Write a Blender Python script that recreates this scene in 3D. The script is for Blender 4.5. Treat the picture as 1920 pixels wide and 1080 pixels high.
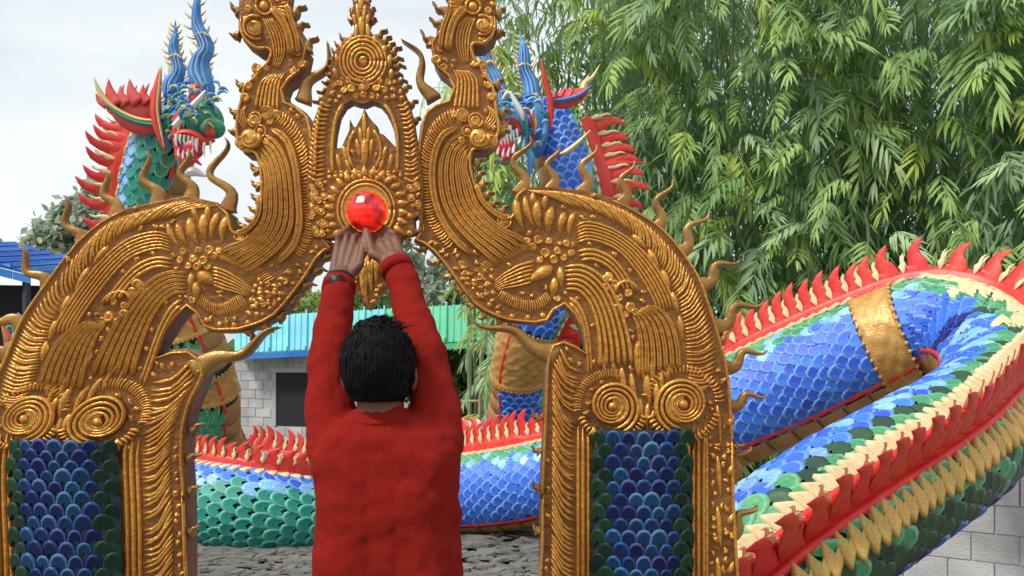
import bpy, bmesh, math, random
import numpy as np
from mathutils import Vector, Matrix, noise as mnoise
from mathutils.geometry import tessellate_polygon
random.seed(7); rng = np.random.default_rng(7)
R_ = math.radians
SC = bpy.context.scene
COL = SC.collection
for _o in list(bpy.data.objects): bpy.data.objects.remove(_o)

# ------------------------------------------------------------------ camera, sky, sun, exposure
F = 1663.0; CZ = 1.55; HOR = 700.0          # focal length in photo pixels, eye height, horizon row
cam_d = bpy.data.cameras.new('camera'); cam = bpy.data.objects.new('camera', cam_d); COL.objects.link(cam)
cam.location = (0, 0, CZ); cam.rotation_euler = (R_(90), 0, 0)
cam_d.sensor_width = 36; cam_d.lens = F/1920*36; cam_d.shift_y = (HOR-540)/1920
cam_d.clip_start = .05; cam_d.clip_end = 2000
SC.camera = cam

SUN_EL, SUN_AZ = 54, -122     # azimuth from +Y (behind the arch), towards -X (left)
w = bpy.data.worlds.new('World'); SC.world = w; w.use_nodes = True
nt = w.node_tree; nt.nodes.clear()
out = nt.nodes.new('ShaderNodeOutputWorld'); bg = nt.nodes.new('ShaderNodeBackground')
sky = nt.nodes.new('ShaderNodeTexSky'); sky.sky_type = 'NISHITA'; sky.sun_disc = False
sky.sun_elevation = R_(SUN_EL); sky.sun_rotation = R_(SUN_AZ); sky.dust_density = 3; sky.air_density = 1.2
tc = nt.nodes.new('ShaderNodeTexCoord'); mp = nt.nodes.new('ShaderNodeMapping'); mp.inputs['Scale'].default_value = (1.2, 1.2, 3.2)
mp.inputs['Location'].default_value = (.3, .2, .1)
nz = nt.nodes.new('ShaderNodeTexNoise'); nz.inputs['Scale'].default_value = 1.6; nz.inputs['Detail'].default_value = 5; nz.inputs['Roughness'].default_value = .55
rp = nt.nodes.new('ShaderNodeValToRGB'); rp.color_ramp.elements[0].position = .28; rp.color_ramp.elements[0].color = (.45,)*3+(1,)
rp.color_ramp.elements[1].position = .62; rp.color_ramp.elements[1].color = (.97,)*3+(1,)
mx = nt.nodes.new('ShaderNodeMixRGB'); mx.inputs[2].default_value = (7.5, 7.85, 8.0, 1)
nt.links.new(tc.outputs['Generated'], mp.inputs['Vector']); nt.links.new(mp.outputs[0], nz.inputs['Vector'])
nt.links.new(nz.outputs['Fac'], rp.inputs[0]); nt.links.new(rp.outputs[0], mx.inputs[0]); nt.links.new(sky.outputs[0], mx.inputs[1])
nt.links.new(mx.outputs[0], bg.inputs[0]); bg.inputs[1].default_value = .1; nt.links.new(bg.outputs[0], out.inputs[0])

sd = bpy.data.lights.new('sun', 'SUN'); sd.energy = 2.3; sd.angle = R_(10); sd.color = (1, .96, .9)
sun = bpy.data.objects.new('sun', sd); COL.objects.link(sun)
az, el = R_(SUN_AZ), R_(SUN_EL)
sdir = Vector((math.sin(az)*math.cos(el), math.cos(az)*math.cos(el), math.sin(el)))
sun.rotation_euler = sdir.to_track_quat('Z', 'Y').to_euler()
SC.view_settings.view_transform = 'Standard'; SC.view_settings.look = 'None'
SC.view_settings.exposure = 0.42; SC.view_settings.gamma = 1; SC.view_settings.use_curve_mapping = False
SC.render.engine = 'CYCLES'; SC.cycles.use_denoising = True
SC.cycles.max_bounces = 6; SC.cycles.transparent_max_bounces = 8

# ------------------------------------------------------------------ materials
def mat(name, col, rough=.55, metal=0., col2=None, nscale=6., bump=0., bscale=40., rnd=0., spec=.5, trans=0., contrast=(.35, .65), coat=0.):
    m = bpy.data.materials.new(name); m.use_nodes = True; t = m.node_tree; b = t.nodes['Principled BSDF']
    b.inputs['Roughness'].default_value = rough; b.inputs['Metallic'].default_value = metal
    b.inputs['Specular IOR Level'].default_value = spec
    if coat: b.inputs['Coat Weight'].default_value = coat; b.inputs['Coat Roughness'].default_value = .2
    c = None; tcn = t.nodes.new('ShaderNodeTexCoord')
    if col2 is not None:
        n = t.nodes.new('ShaderNodeTexNoise'); n.inputs['Scale'].default_value = nscale; n.inputs['Detail'].default_value = 6
        t.links.new(tcn.outputs['Object'], n.inputs['Vector'])
        r = t.nodes.new('ShaderNodeValToRGB'); e = r.color_ramp.elements
        e[0].position, e[1].position = contrast; e[0].color = (*col, 1); e[1].color = (*col2, 1)
        t.links.new(n.outputs['Fac'], r.inputs[0]); c = r.outputs[0]
    if rnd:
        oi = t.nodes.new('ShaderNodeObjectInfo'); hsv = t.nodes.new('ShaderNodeHueSaturation')
        mr = t.nodes.new('ShaderNodeMapRange'); mr.inputs[3].default_value = 1-rnd; mr.inputs[4].default_value = 1+rnd
        t.links.new(oi.outputs['Random'], mr.inputs[0]); t.links.new(mr.outputs[0], hsv.inputs['Value'])
        mr2 = t.nodes.new('ShaderNodeMapRange'); mr2.inputs[3].default_value = .5+rnd*.08; mr2.inputs[4].default_value = .5-rnd*.08
        t.links.new(oi.outputs['Random'], mr2.inputs[0]); t.links.new(mr2.outputs[0], hsv.inputs['Hue'])
        if c is not None: t.links.new(c, hsv.inputs['Color'])
        else: hsv.inputs['Color'].default_value = (*col, 1)
        c = hsv.outputs[0]
    if c is not None: t.links.new(c, b.inputs['Base Color'])
    else: b.inputs['Base Color'].default_value = (*col, 1)
    if bump:
        n2 = t.nodes.new('ShaderNodeTexNoise'); n2.inputs['Scale'].default_value = bscale; n2.inputs['Detail'].default_value = 4
        t.links.new(tcn.outputs['Object'], n2.inputs['Vector'])
        bp = t.nodes.new('ShaderNodeBump'); bp.inputs['Strength'].default_value = bump; bp.inputs['Distance'].default_value = .01
        t.links.new(n2.outputs['Fac'], bp.inputs['Height']); t.links.new(bp.outputs[0], b.inputs['Normal'])
    if trans:
        tr = t.nodes.new('ShaderNodeBsdfTranslucent'); ms = t.nodes.new('ShaderNodeMixShader'); ms.inputs[0].default_value = trans
        o = t.nodes['Material Output']
        if c is not None: t.links.new(c, tr.inputs['Color'])
        else: tr.inputs['Color'].default_value = (*col, 1)
        t.links.new(b.outputs[0], ms.inputs[1]); t.links.new(tr.outputs[0], ms.inputs[2]); t.links.new(ms.outputs[0], o.inputs['Surface'])
    return m
M = {}
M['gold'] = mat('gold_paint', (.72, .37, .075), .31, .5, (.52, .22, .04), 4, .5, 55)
M['gold_recess_shade'] = mat('gold_paint_recess_shade', (.30, .125, .027), .42, .45, (.17, .065, .015), 7, .6, 50)  # darker than the ridges: recess shade put into the slab colour
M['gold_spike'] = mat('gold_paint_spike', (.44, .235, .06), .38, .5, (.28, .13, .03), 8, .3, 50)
M['bluescale'] = mat('blue_enamel', (.025, .10, .62), .42, 0, (.04, .16, .72), 5, .2, 60, rnd=.14)
M['bluedark'] = mat('navy_enamel', (.008, .025, .13), .35, 0, (.015, .05, .2), 5, .12, 60, rnd=.35)
M['greendark'] = mat('dark_green_enamel', (.008, .05, .03), .35, 0, (.02, .07, .03), 5, .12, 60, rnd=.35)
M['greenscale'] = mat('green_enamel', (.02, .22, .11), .42, 0, (.08, .34, .15), 5, .2, 60, rnd=.15)
M['tealscale'] = mat('teal_enamel', (.008, .21, .15), .42, 0, (.015, .29, .23), 4, .2, 60, rnd=.12)
M['ltblue'] = mat('light_blue_enamel', (.13, .34, .66), .35, 0, (.3, .5, .75), 6, .1, 60, rnd=.2)
M['cream'] = mat('cream_paint', (.70, .55, .27), .45, 0, (.75, .66, .42), 9, .2, 50, rnd=.1)
M['yellow'] = mat('yellow_ochre_paint', (.74, .50, .15), .42, .1, (.60, .33, .07), 14, .4, 60, rnd=.15)
M['blue_rim'] = mat('pale_blue_rim', (.10, .27, .72), .42, 0, (.18, .36, .74), 7, .2, 60)
M['green_rim'] = mat('pale_green_rim', (.10, .40, .22), .42, 0, (.25, .48, .25), 7, .2, 60)
M['teal_rim'] = mat('pale_teal_rim', (.06, .38, .30), .42, 0, (.14, .44, .36), 7, .2, 60)
M['body'] = mat('naga_ground_paint', (.012, .035, .07), .5, 0, (.01, .06, .05), 4, .2, 40)
M['red'] = mat('red_paint', (.62, .022, .014), .42, 0, (.70, .05, .03), 7, .25, 40, rnd=.06)
M['pink'] = mat('faded_red_paint', (.66, .10, .09), .45, 0, (.62, .05, .04), 7, .2, 40)
M['tan'] = mat('tan_belly_paint', (.40, .22, .07), .5, 0, (.33, .17, .05), 6, .2, 40)
M['ochre'] = mat('collar_gold_paint', (.62, .36, .10), .4, .2, (.48, .25, .06), 10, .5, 50)
M['white'] = mat('white_paint', (.78, .76, .72), .35, 0, (.7, .7, .7), 9)
M['black'] = mat('black_line_paint', (.02, .02, .025), .5)

# ------------------------------------------------------------------ helpers
def at(px, py, Y): return np.array([(px-960)/F*Y, Y, CZ+(HOR-py)/F*Y])
class MB:
    def __init__(s): s.v = []; s.f = []; s.mi = []
    def add(s, verts, faces, mi=0):
        o = len(s.v); s.v.extend([tuple(map(float, p)) for p in verts])
        for f in faces: s.f.append(tuple(i+o for i in f)); s.mi.append(mi)
    def mesh(s, name, mats, smooth=True):
        me = bpy.data.meshes.new(name); me.from_pydata(s.v, [], s.f); me.update()
        for m in (mats if isinstance(mats, (list, tuple)) else [mats]): me.materials.append(m)
        if len(me.polygons):
            me.polygons.foreach_set('material_index', s.mi)
            me.polygons.foreach_set('use_smooth', [smooth]*len(me.polygons))
        return me
    def build(s, name, mats, parent=None, smooth=True):
        return link(name, s.mesh(name, mats, smooth), parent)
def link(name, me, parent=None, M4=None):
    o = bpy.data.objects.new(name, me); COL.objects.link(o)
    if parent is not None:
        o.parent = parent
        base = Matrix.Translation(-parent.location) if parent.parent is None else Matrix()
        o.matrix_local = base @ (M4 if M4 is not None else Matrix())
    elif M4 is not None: o.matrix_local = M4
    return o
def tag(o, label=None, cat=None, group=None, kind=None):
    if label: o['label'] = label
    if cat: o['category'] = cat
    if group: o['group'] = group
    if kind: o['kind'] = kind
    return o
def thing(name, label, cat, loc=(0, 0, 0), group=None):
    o = bpy.data.objects.new(name, None); COL.objects.link(o); o.location = Vector(loc); o.empty_display_size = .1
    return tag(o, label, cat, group)
def cat_pts(P, n):
    P = np.asarray(P, float)
    if len(P) == 2: return P[0]+(P[1]-P[0])*np.linspace(0, 1, n)[:, None]
    Q = np.vstack([2*P[0]-P[1], P, 2*P[-1]-P[-2]])
    seg = np.linalg.norm(np.diff(P[:, :min(3, P.shape[1])], axis=0), axis=1); cum = np.r_[0, np.cumsum(seg)]
    o = []
    for s in np.linspace(0, cum[-1], n):
        k = min(int(np.searchsorted(cum, s, 'right')-1), len(P)-2); t = (s-cum[k])/max(seg[k], 1e-9)
        a, b, c, d = Q[k:k+4]
        o.append(.5*((2*b)+(-a+c)*t+(2*a-5*b+4*c-d)*t*t+(-a+3*b-3*c+d)*t**3))
    return np.array(o)
FLAME = [(-1, -.3), (-1, .3), (-.05, 1), (.05, 1), (1, .3), (1, -.3), (0, -1)]
GROOVED = [(-1, -.35), (-.85, .6), (-.5, 1.), (-.12, .45), (.12, .45), (.5, 1.), (.85, .6), (1, -.35)]
RIDGE = [(-1, -.35), (-.8, .55), (-.35, .95), (.35, .95), (.8, .55), (1, -.35)]
def ngon(n): return [(math.cos(2*math.pi*k/n), math.sin(2*math.pi*k/n)) for k in range(n)]
def sweep(mb, C, wd, N, t, prof, closed=True, mi=0, cap=True):
    C = np.asarray(C, float); n = len(C); wd = np.broadcast_to(np.asarray(wd, float), (n,)); t = np.broadcast_to(np.asarray(t, float), (n,))
    N = np.broadcast_to(np.asarray(N, float), (n, 3))
    T = np.gradient(C, axis=0); S = np.cross(T, N); S /= np.linalg.norm(S, axis=1)[:, None]+1e-12
    k = len(prof); V = []
    for i in range(n):
        for a, b in prof: V.append(C[i]+S[i]*a*wd[i]/2+N[i]*b*t[i])
    Fc = []
    for i in range(n-1):
        for j in range(k if closed else k-1):
            j2 = (j+1) % k; Fc.append((i*k+j, i*k+j2, (i+1)*k+j2, (i+1)*k+j))
    if cap and closed: Fc += [tuple(range(k))[::-1], tuple((n-1)*k+j for j in range(k))]
    elif cap and not closed: Fc += [tuple(range(k))[::-1], tuple((n-1)*k+j for j in range(k))]
    mb.add(V, Fc, mi)
def ellipsoid(mb, c, r, nu=10, nv=7, mi=0, rot=None):
    V = []; Fc = []
    for i in range(nv+1):
        ph = math.pi*i/nv
        for j in range(nu):
            th = 2*math.pi*j/nu
            p = np.array([r[0]*math.sin(ph)*math.cos(th), r[1]*math.sin(ph)*math.sin(th), r[2]*math.cos(ph)])
            if rot is not None: p = rot @ p
            V.append(np.asarray(c)+p)
    for i in range(nv):
        for j in range(nu):
            j2 = (j+1) % nu; Fc.append((i*nu+j, (i+1)*nu+j, (i+1)*nu+j2, i*nu+j2))
    mb.add(V, Fc, mi)
def box(mb, x0, x1, y0, y1, z0, z1, mi=0):
    V = [(x, y, z) for x in (x0, x1) for y in (y0, y1) for z in (z0, z1)]
    mb.add(V, [(0, 1, 3, 2), (4, 6, 7, 5), (0, 4, 5, 1), (2, 3, 7, 6), (0, 2, 6, 4), (1, 5, 7, 3)], mi)
def hexa(mb, A, B, mi=0):       # two quads of corresponding corners
    mb.add(list(A)+list(B), [(0, 1, 2, 3), (7, 6, 5, 4), (0, 4, 5, 1), (1, 5, 6, 2), (2, 6, 7, 3), (3, 7, 4, 0)], mi)
def tube(mb, P, r, k=7, mi=0):
    P = np.asarray(P, float); n = len(P); r = np.broadcast_to(np.asarray(r, float), (n,))
    T = np.gradient(P, axis=0); T /= np.linalg.norm(T, axis=1)[:, None]+1e-12
    up = np.array([0, 0, 1.]) if abs(T[0][2]) < .9 else np.array([0, 1., 0])
    V = []
    for i in range(n):
        s = np.cross(T[i], up); s /= np.linalg.norm(s)+1e-12; u = np.cross(s, T[i])
        for a, b in ngon(k): V.append(P[i]+r[i]*(a*s+b*u))
        up = u
    Fc = [(i*k+j, i*k+(j+1) % k, (i+1)*k+(j+1) % k, (i+1)*k+j) for i in range(n-1) for j in range(k)]
    Fc += [tuple(range(k))[::-1], tuple((n-1)*k+j for j in range(k))]
    mb.add(V, Fc, mi)
FRONT = np.array([0, -1., 0])

# ------------------------------------------------------------------ ground, house, shed, wall
M['soil'] = mat('soil', (.16, .13, .10), .9, 0, (.24, .21, .17), 1.3, .6, 12)
M['stone'] = mat('rubble_stone', (.10, .095, .085), .9, 0, (.17, .16, .145), 3, .5, 25)
M['block'] = mat('concrete_block', (.36, .36, .36), .9, 0, (.56, .56, .57), 2.2, .7, 60, rnd=.14)
M['mortar'] = mat('mortar', (.43, .425, .42), .9)
M['render'] = mat('grey_render', (.36, .36, .38), .85, 0, (.44, .44, .46), 1.5, .3, 30)
M['dark'] = mat('unlit_room_shade', (.012, .012, .018), .8)  # near black: shade of the room and under the shed roof painted in
M['wood'] = mat('weathered_wood', (.22, .15, .09), .8, 0, (.32, .24, .15), 8, .3, 40)
M['bamboo_pole'] = mat('dry_bamboo', (.42, .34, .18), .55, 0, (.55, .47, .28), 5, .2, 30)
M['roof_c'] = mat('cyan_sheet_metal', (.10, .50, .62), .3, .1, (.16, .58, .66), .8, .05, 30, rnd=.08)
M['roof_t'] = mat('teal_sheet_metal', (.09, .52, .50), .3, .1, (.16, .58, .55), .8, .05, 30, rnd=.08)
M['roof_g'] = mat('green_sheet_metal', (.03, .45, .20), .3, .1, (.08, .52, .28), .8, .05, 30, rnd=.1)
M['roof_b'] = mat('blue_sheet_metal', (.02, .16, .62), .3, .1, (.05, .25, .66), 1, .05, 30, rnd=.08)

mb = MB(); n = 60
def gh(x, y): return .06*mnoise.noise(Vector((x*.35, y*.35, 0)))*min(1, max(0, (y-3.5)/3)) - .03
gx = np.r_[-600, -150, -50, np.linspace(-16, 16, n), 50, 150, 600]; gy = np.r_[-300, -60, -15, np.linspace(-4, 30, n), 60, 200, 900]
V = [(x, y, gh(x, y) if abs(x) < 17 and -4 < y < 30 else -.03) for y in gy for x in gx]; nx = len(gx)
mb.add(V, [(i*nx+j, i*nx+j+1, (i+1)*nx+j+1, (i+1)*nx+j) for i in range(len(gy)-1) for j in range(nx-1)])
tag(mb.build('ground', M['soil']), kind='structure')
# paved forecourt where the man and the arch stand
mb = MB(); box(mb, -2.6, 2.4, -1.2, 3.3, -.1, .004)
tag(mb.build('pavement', M['stone'], smooth=False), kind='structure')

# broken slate rubble round the foot of the coils
mb = MB()
def chip(x, y, s, z):
    k = random.randint(5, 7); a0 = random.random()*6.3; tx, ty = random.gauss(0, .10), random.gauss(0, .10)
    P = [(s*(.6+.5*random.random())*math.cos(a0+2*math.pi*j/k), s*(.4+.4*random.random())*math.sin(a0+2*math.pi*j/k)) for j in range(k)]
    th = s*random.uniform(.06, .14)
    V = [(x+p[0], y+p[1], z+p[0]*tx+p[1]*ty-th) for p in P]+[(x+p[0]*.9, y+p[1]*.9, z+p[0]*tx+p[1]*ty+th*.5) for p in P]
    mb.add(V, [tuple(range(k, 2*k))]+[(j, (j+1) % k, k+(j+1) % k, k+j) for j in range(k)])
for _ in range(3800):
    x, y = random.uniform(-4.2, 1.6), random.uniform(6.2, 9.6)
    mound = .06*math.exp(-((x-.1)/.8)**2-((y-8.0)/.8)**2)+.025
    chip(x, y, random.uniform(.035, .13), gh(x, y)+mound*random.uniform(.5, 1))
tag(mb.build('rubble', M['stone'], smooth=False), label='broken grey slate rubble heaped at the foot of the coils', kind='stuff')

# ---- block house with the blue-green metal roof
house = thing('block_house', 'grey block house with ribbed blue and green metal roof behind the arch', 'house', (-3.6, 18.2, 0))
def hp(px, py, Y): return at(px, py, Y)
eL, eR = hp(440, 664, 19.0), hp(960, 637, 16.6); rL, rR = hp(440, 596, 21.2), hp(960, 568, 18.8)
NS = 14
for i in range(NS):
    a, b = i/NS, (i+1)/NS; g = (b-a)*.06
    q = lambda t, s: (eL*(1-t)+eR*t)*(1-s)+(rL*(1-t)+rR*t)*s
    nrm = np.array([0, -.35, .93])
    mb = MB(); A = [q(a, 0), q(b-g, 0), q(b-g, 1), q(a, 1)]
    hexa(mb, [p+nrm*.02 for p in A], [p-nrm*.005 for p in A])
    # standing seam and two low ribs
    for t, hgt, wd in ((b-g*.5, .085, .055), (a+(b-a)*.33, .03, .03), (a+(b-a)*.66, .03, .03)):
        p0, p1 = q(t, 0), q(t, 1); sd_ = (eR-eL)/np.linalg.norm(eR-eL)*wd/2
        hexa(mb, [p0-sd_+nrm*.02, p0+sd_+nrm*.02, p1+sd_+nrm*.02, p1-sd_+nrm*.02], [p0-sd_*.6+nrm*(.02+hgt), p0+sd_*.6+nrm*(.02+hgt), p1+sd_*.6+nrm*(.02+hgt), p1-sd_*.6+nrm*(.02+hgt)])
    t = (a+b)/2; o = mb.build('roof_sheet', M['roof_c' if t < .45 else ('roof_t' if t < .60 else 'roof_g')], house, smooth=False)
    mb = MB(); A = [q(a, 0), q(b, 0)]; d = np.array([0, 0, -.12]); e = np.array([0, .05, 0])
    hexa(mb, [A[0]-nrm*.008, A[1]-nrm*.008, A[1]+d, A[0]+d], [A[0]-nrm*.008+e, A[1]-nrm*.008+e, A[1]+d+e, A[0]+d+e]); mb.build('fascia', M['roof_b' if t < .45 else 'roof_g'], house, smooth=False)
# rear slope and walls
mb = MB(); back = [rL, rR, rR+np.array([.9, 2.2, -.9]), rL+np.array([.9, 2.2, -.9])]; hexa(mb, back, [p-np.array([0, 0, .03]) for p in back]); mb.build('rear_roof', M['roof_g'], house, smooth=False)
dirw = (eR-eL); dirw[2] = 0; dirw /= np.linalg.norm(dirw); nin = np.array([-dirw[1], dirw[0], 0])
wl = eL+dirw*.0+nin*.45; wl[2] = 0
def wp(s, z, d=0.): p = wl+dirw*s+nin*d; return np.array([p[0], p[1], z])
LW = 2.45
def s_at(px):        # distance along the wall where the photo column px meets it
    k = (px-960)/F; return (k*wl[1]-wl[0])/(dirw[0]-k*dirw[1])
zt = 1.92
w0, w1 = s_at(518), s_at(585); wz0, wz1 = .42, 1.57
def wallpiece(mb, s0, s1, z0, z1, d0=0, d1=.15): hexa(mb, [wp(s0, z0, d0), wp(s1, z0, d0), wp(s1, z1, d0), wp(s0, z1, d0)], [wp(s0, z0, d1), wp(s1, z0, d1), wp(s1, z1, d1), wp(s0, z1, d1)])
mb = MB(); wallpiece(mb, -.4, LW, -.1, zt, .012); mb.build('wall', M['mortar'], house, smooth=False)
bl = None; row = 0; z = .0
while z < zt-.05:
    s = -.4-(.2 if row % 2 else 0)
    while s < LW:
        a, b = max(s, -.4), min(s+.39, LW); zz = min(z+.19, zt)
        if not (a < w1 and b > w0 and zz > wz0 and z < wz1) and b-a > .05:
            m_ = MB(); wallpiece(m_, a+.004, b-.004, z+.004, zz-.004, rng.uniform(-.003, .003), .05); m_.build('block', M['block'], house, smooth=False)
        s += .40
    z += .20; row += 1
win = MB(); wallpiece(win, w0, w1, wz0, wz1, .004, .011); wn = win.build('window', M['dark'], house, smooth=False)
fr = MB(); wallpiece(fr, w0-.12, w1+.1, wz1, wz1+.1, -.03, .01); wallpiece(fr, w0-.08, w0, wz0, wz1, -.02, .01); wallpiece(fr, w1, w1+.06, wz0, wz1, -.02, .01); fr.build('window_frame', M['render'], wn, smooth=False)
mb = MB()
for s in (3.2, 4.6, 5.9): p = wp(s, 0, .2); tube(mb, [p, p+np.array([0, 0, 2.0])], .05)
mb.build('post', M['wood'], house)
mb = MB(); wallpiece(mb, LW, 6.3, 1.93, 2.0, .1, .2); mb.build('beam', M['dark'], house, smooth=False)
mb = MB(); wallpiece(mb, -.4, -.25, 0, zt, .16, 3.0); mb.build('side_wall', M['render'], house, smooth=False)

# ---- open shed with a blue roof at the far left
shed = thing('shed', 'dark open shed under a bright blue metal roof at the far left edge', 'shed', (-7.6, 13, 0))
sA, sB = at(-260, 436, 13), at(58, 516, 13.4)
for i in range(9):
    a, b = i/9, (i+1)/9; dpt = np.array([.2, 1.8, .30])
    P0, P1 = sA*(1-a)+sB*a, sA*(1-b+.008)+sB*(b-.008); nn = np.array([0, -.02, .05])
    mb = MB(); hexa(mb, [P0, P1, P1+dpt, P0+dpt], [P0+nn, P1+nn, P1+dpt+nn, P0+dpt+nn])
    hexa(mb, [P1+nn, P1+nn+np.array([.05, 0, 0]), P1+nn+dpt+np.array([.05, 0, 0]), P1+nn+dpt], [P1+nn*2.2, P1+nn*2.2+np.array([.04, 0, 0]), P1+nn*2.2+dpt, P1+nn*2.2+dpt])
    d = np.array([0, 0, -.13]); e = np.array([0, .03, 0]); hexa(mb, [P0-nn*.2, P1-nn*.2, P1+d, P0+d], [P0+e-nn*.2, P1+e-nn*.2, P1+d+e, P0+d+e])
    mb.build('roof_sheet', M['roof_b'], shed, smooth=False)
mb = MB(); pA, pB = sA.copy(), sB.copy(); pA[2] = pB[2] = 0; off = np.array([0, 1.5, 0]); zt2 = np.array([0, 0, sB[2]-.02])
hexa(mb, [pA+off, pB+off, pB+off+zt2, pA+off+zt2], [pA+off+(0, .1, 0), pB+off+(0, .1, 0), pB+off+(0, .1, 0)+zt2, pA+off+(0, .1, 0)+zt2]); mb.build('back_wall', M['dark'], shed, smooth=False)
for t in (.35, .95):
    mb = MB(); p = sA*(1-t)+sB*t; tube(mb, [(p[0], p[1]+.1, 0), (p[0], p[1]+.1, p[2]-.02)], .06); mb.build('post', M['dark'], shed)

# ---- low concrete block wall at the lower right
bw = thing('block_wall', 'low pale grey concrete block wall below the big blue coil', 'wall', (3.41, 6.3, 0))
o0 = np.array([3.41, 6.3, 0.]); dv = np.array([.80, -.60, 0.]); dn = np.array([.60, .80, 0.])
def wq(s, z, d): return o0+dv*s+dn*d+np.array([0, 0, z])
mb = MB(); hexa(mb, [wq(-1.2, -.1, .012), wq(2.8, -.1, .012), wq(2.8, .80, .012), wq(-1.2, .80, .012)], [wq(-1.2, -.1, .17), wq(2.8, -.1, .17), wq(2.8, .80, .17), wq(-1.2, .80, .17)]); mb.build('mortar_core', M['mortar'], bw, smooth=False)
for r in range(4):
    s = -1.2-(.15 if r % 2 else 0)
    while s < 2.75:
        a, b = max(s, -1.2), min(s+.30, 2.8); j = [rng.uniform(-.005, .005) for _ in range(3)]
        mb = MB(); hexa(mb, [wq(a+.004, r*.205+.004, j[0]), wq(b-.004, r*.205+.004, j[1]), wq(b-.004, r*.205+.200, j[1]), wq(a+.004, r*.205+.200, j[0])], [wq(a+.004, r*.205+.004, .19), wq(b-.004, r*.205+.004, .19), wq(b-.004, r*.205+.200, .19), wq(a+.004, r*.205+.200, .19)])
        if b-a > .04: mb.build('block', M['block'], bw, smooth=False)
        s += .305

# ---- bamboo scaffold seen through the right opening
sc_ = thing('bamboo_scaffold', 'thin dry bamboo pole scaffold beside the green roofed shed', 'scaffold', tuple(at(912, 700, 12)*(1, 1, 0)))
for a, b in (((903, 640), (900, 830)), ((920, 640), (922, 830)), ((860, 752), (940, 748)), ((896, 692), (940, 690)), ((880, 645), (925, 662)), ((912, 700), (905, 830))):
    mb = MB(); p, q_ = at(*a, 12), at(*b, 12); q_ = q_ if b[1] < 800 else np.array([q_[0], q_[1], 0]); tube(mb, cat_pts([p, (p+q_)/2+rng.normal(0, .015, 3), q_], 6), .022, 6); mb.build('pole', M['bamboo_pole'], sc_)
# ------------------------------------------------------------------ the gold arch
YA = 2.55; TH = .085; PX = YA/F
def AP(p, h=0.):
    p = np.asarray(p, float)
    return np.stack([(p[..., 0]-960)*PX, np.full(p.shape[:-1], YA)-h, CZ+(HOR-p[..., 1])*PX], -1)
# right half -> left half: thin-plate warp of the mirror image
_R = np.array([(897, 258), (937, 247), (936, 18), (935, 58), (890, 85), (758, 68), (810, 175), (970, 355), (1032, 350), (1095, 352), (1172, 370), (1235, 420),
    (1275, 445), (1320, 530), (1030, 655), (1010, 598), (850, 500), (905, 570), (800, 440), (1022, 720), (1012, 1000), (1110, 900), (1290, 900), (1112, 1060), (1292, 1060),
    (1378, 850), (1148, 760), (1282, 757), (1060, 497), (1098, 640), (1012, 1720), (1378, 1720), (785, 360), (785, 240), (1112, 1720), (1292, 1720), (960, 540), (1345, 640)], float)
_L = np.array([(467, 258), (443, 247), (441, 12), (442, 64), (503, 95), (616, 78), (566, 180), (425, 390), (352, 365), (287, 375), (205, 390), (145, 450),
    (85, 510), (30, 610), (385, 690), (395, 608), (563, 515), (498, 590), (598, 455), (362, 745), (352, 1000), (228, 900), (28, 900), (230, 1060), (32, 1060),
    (-62, 870), (187, 790), (48, 785), (352, 510), (300, 640), (350, 1720), (-60, 1720), (588, 380), (590, 250), (232, 1720), (30, 1720), (430, 545), (8, 690)], float)
def _tps(A, B):
    n = len(A); A = A/500; d = np.linalg.norm(A[:, None]-A[None], axis=2); K = np.where(d > 0, d*d*np.log(d+1e-12), 0)+np.eye(n)*2e-3
    P = np.c_[np.ones(n), A]; Lm = np.block([[K, P], [P.T, np.zeros((3, 3))]])
    W = np.linalg.solve(Lm, np.r_[B, np.zeros((3, 2))])
    def f(p):
        p = np.asarray(p, float); sh = p.shape; q = p.reshape(-1, 2)/500
        dd = np.linalg.norm(q[:, None]-A[None], axis=2); U = np.where(dd > 0, dd*dd*np.log(dd+1e-12), 0)
        return (U@W[:n]+np.c_[np.ones(len(q)), q]@W[n:]).reshape(sh)
    return f
RIGHT = lambda p: np.asarray(p, float)
LEFT = _tps(_R, _L)

def slab(mb, outline, holes=(), h0=0., th=TH, bev=2.5, mi=0):
    loops = [np.asarray(outline, float)]+[np.asarray(h, float) for h in holes]
    off = 0
    polys = []; tot = []
    def area(P): x, y = P[:, 0], P[:, 1]; return .5*np.sum(x*np.roll(y, -1)-np.roll(x, -1)*y)
    fr = []
    for k, P in enumerate(loops):
        if (area(P) > 0) != (k == 0): P = P[::-1]
        nx = np.roll(P, -1, 0)-np.roll(P, 1, 0); nrm = np.c_[-nx[:, 1], nx[:, 0]]; nrm /= np.linalg.norm(nrm, axis=1)[:, None]+1e-9
        fr.append((P, P+nrm*bev))
    V = []; Fc = []; start = []
    for P, I in fr:
        n = len(P); s = len(V); start.append((s, n))
        V += list(AP(I, h0)); V += list(AP(P, h0-bev*PX)); V += list(AP(P, h0-th))
        for j in range(n):
            j2 = (j+1) % n
            for a in (0, 1): Fc.append((s+a*n+j, s+a*n+j2, s+(a+1)*n+j2, s+(a+1)*n+j))
    tri = tessellate_polygon([[Vector((p[0], p[1], 0)) for p in I] for P, I in fr])
    idx = [s+j for s, n in start for j in range(n)]; bidx = [s+2*n+j for s, n in start for j in range(n)]
    for t in tri: Fc.append(tuple(idx[i] for i in t)); Fc.append(tuple(bidx[i] for i in t)[::-1])
    mb.add(V, Fc, mi)

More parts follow.
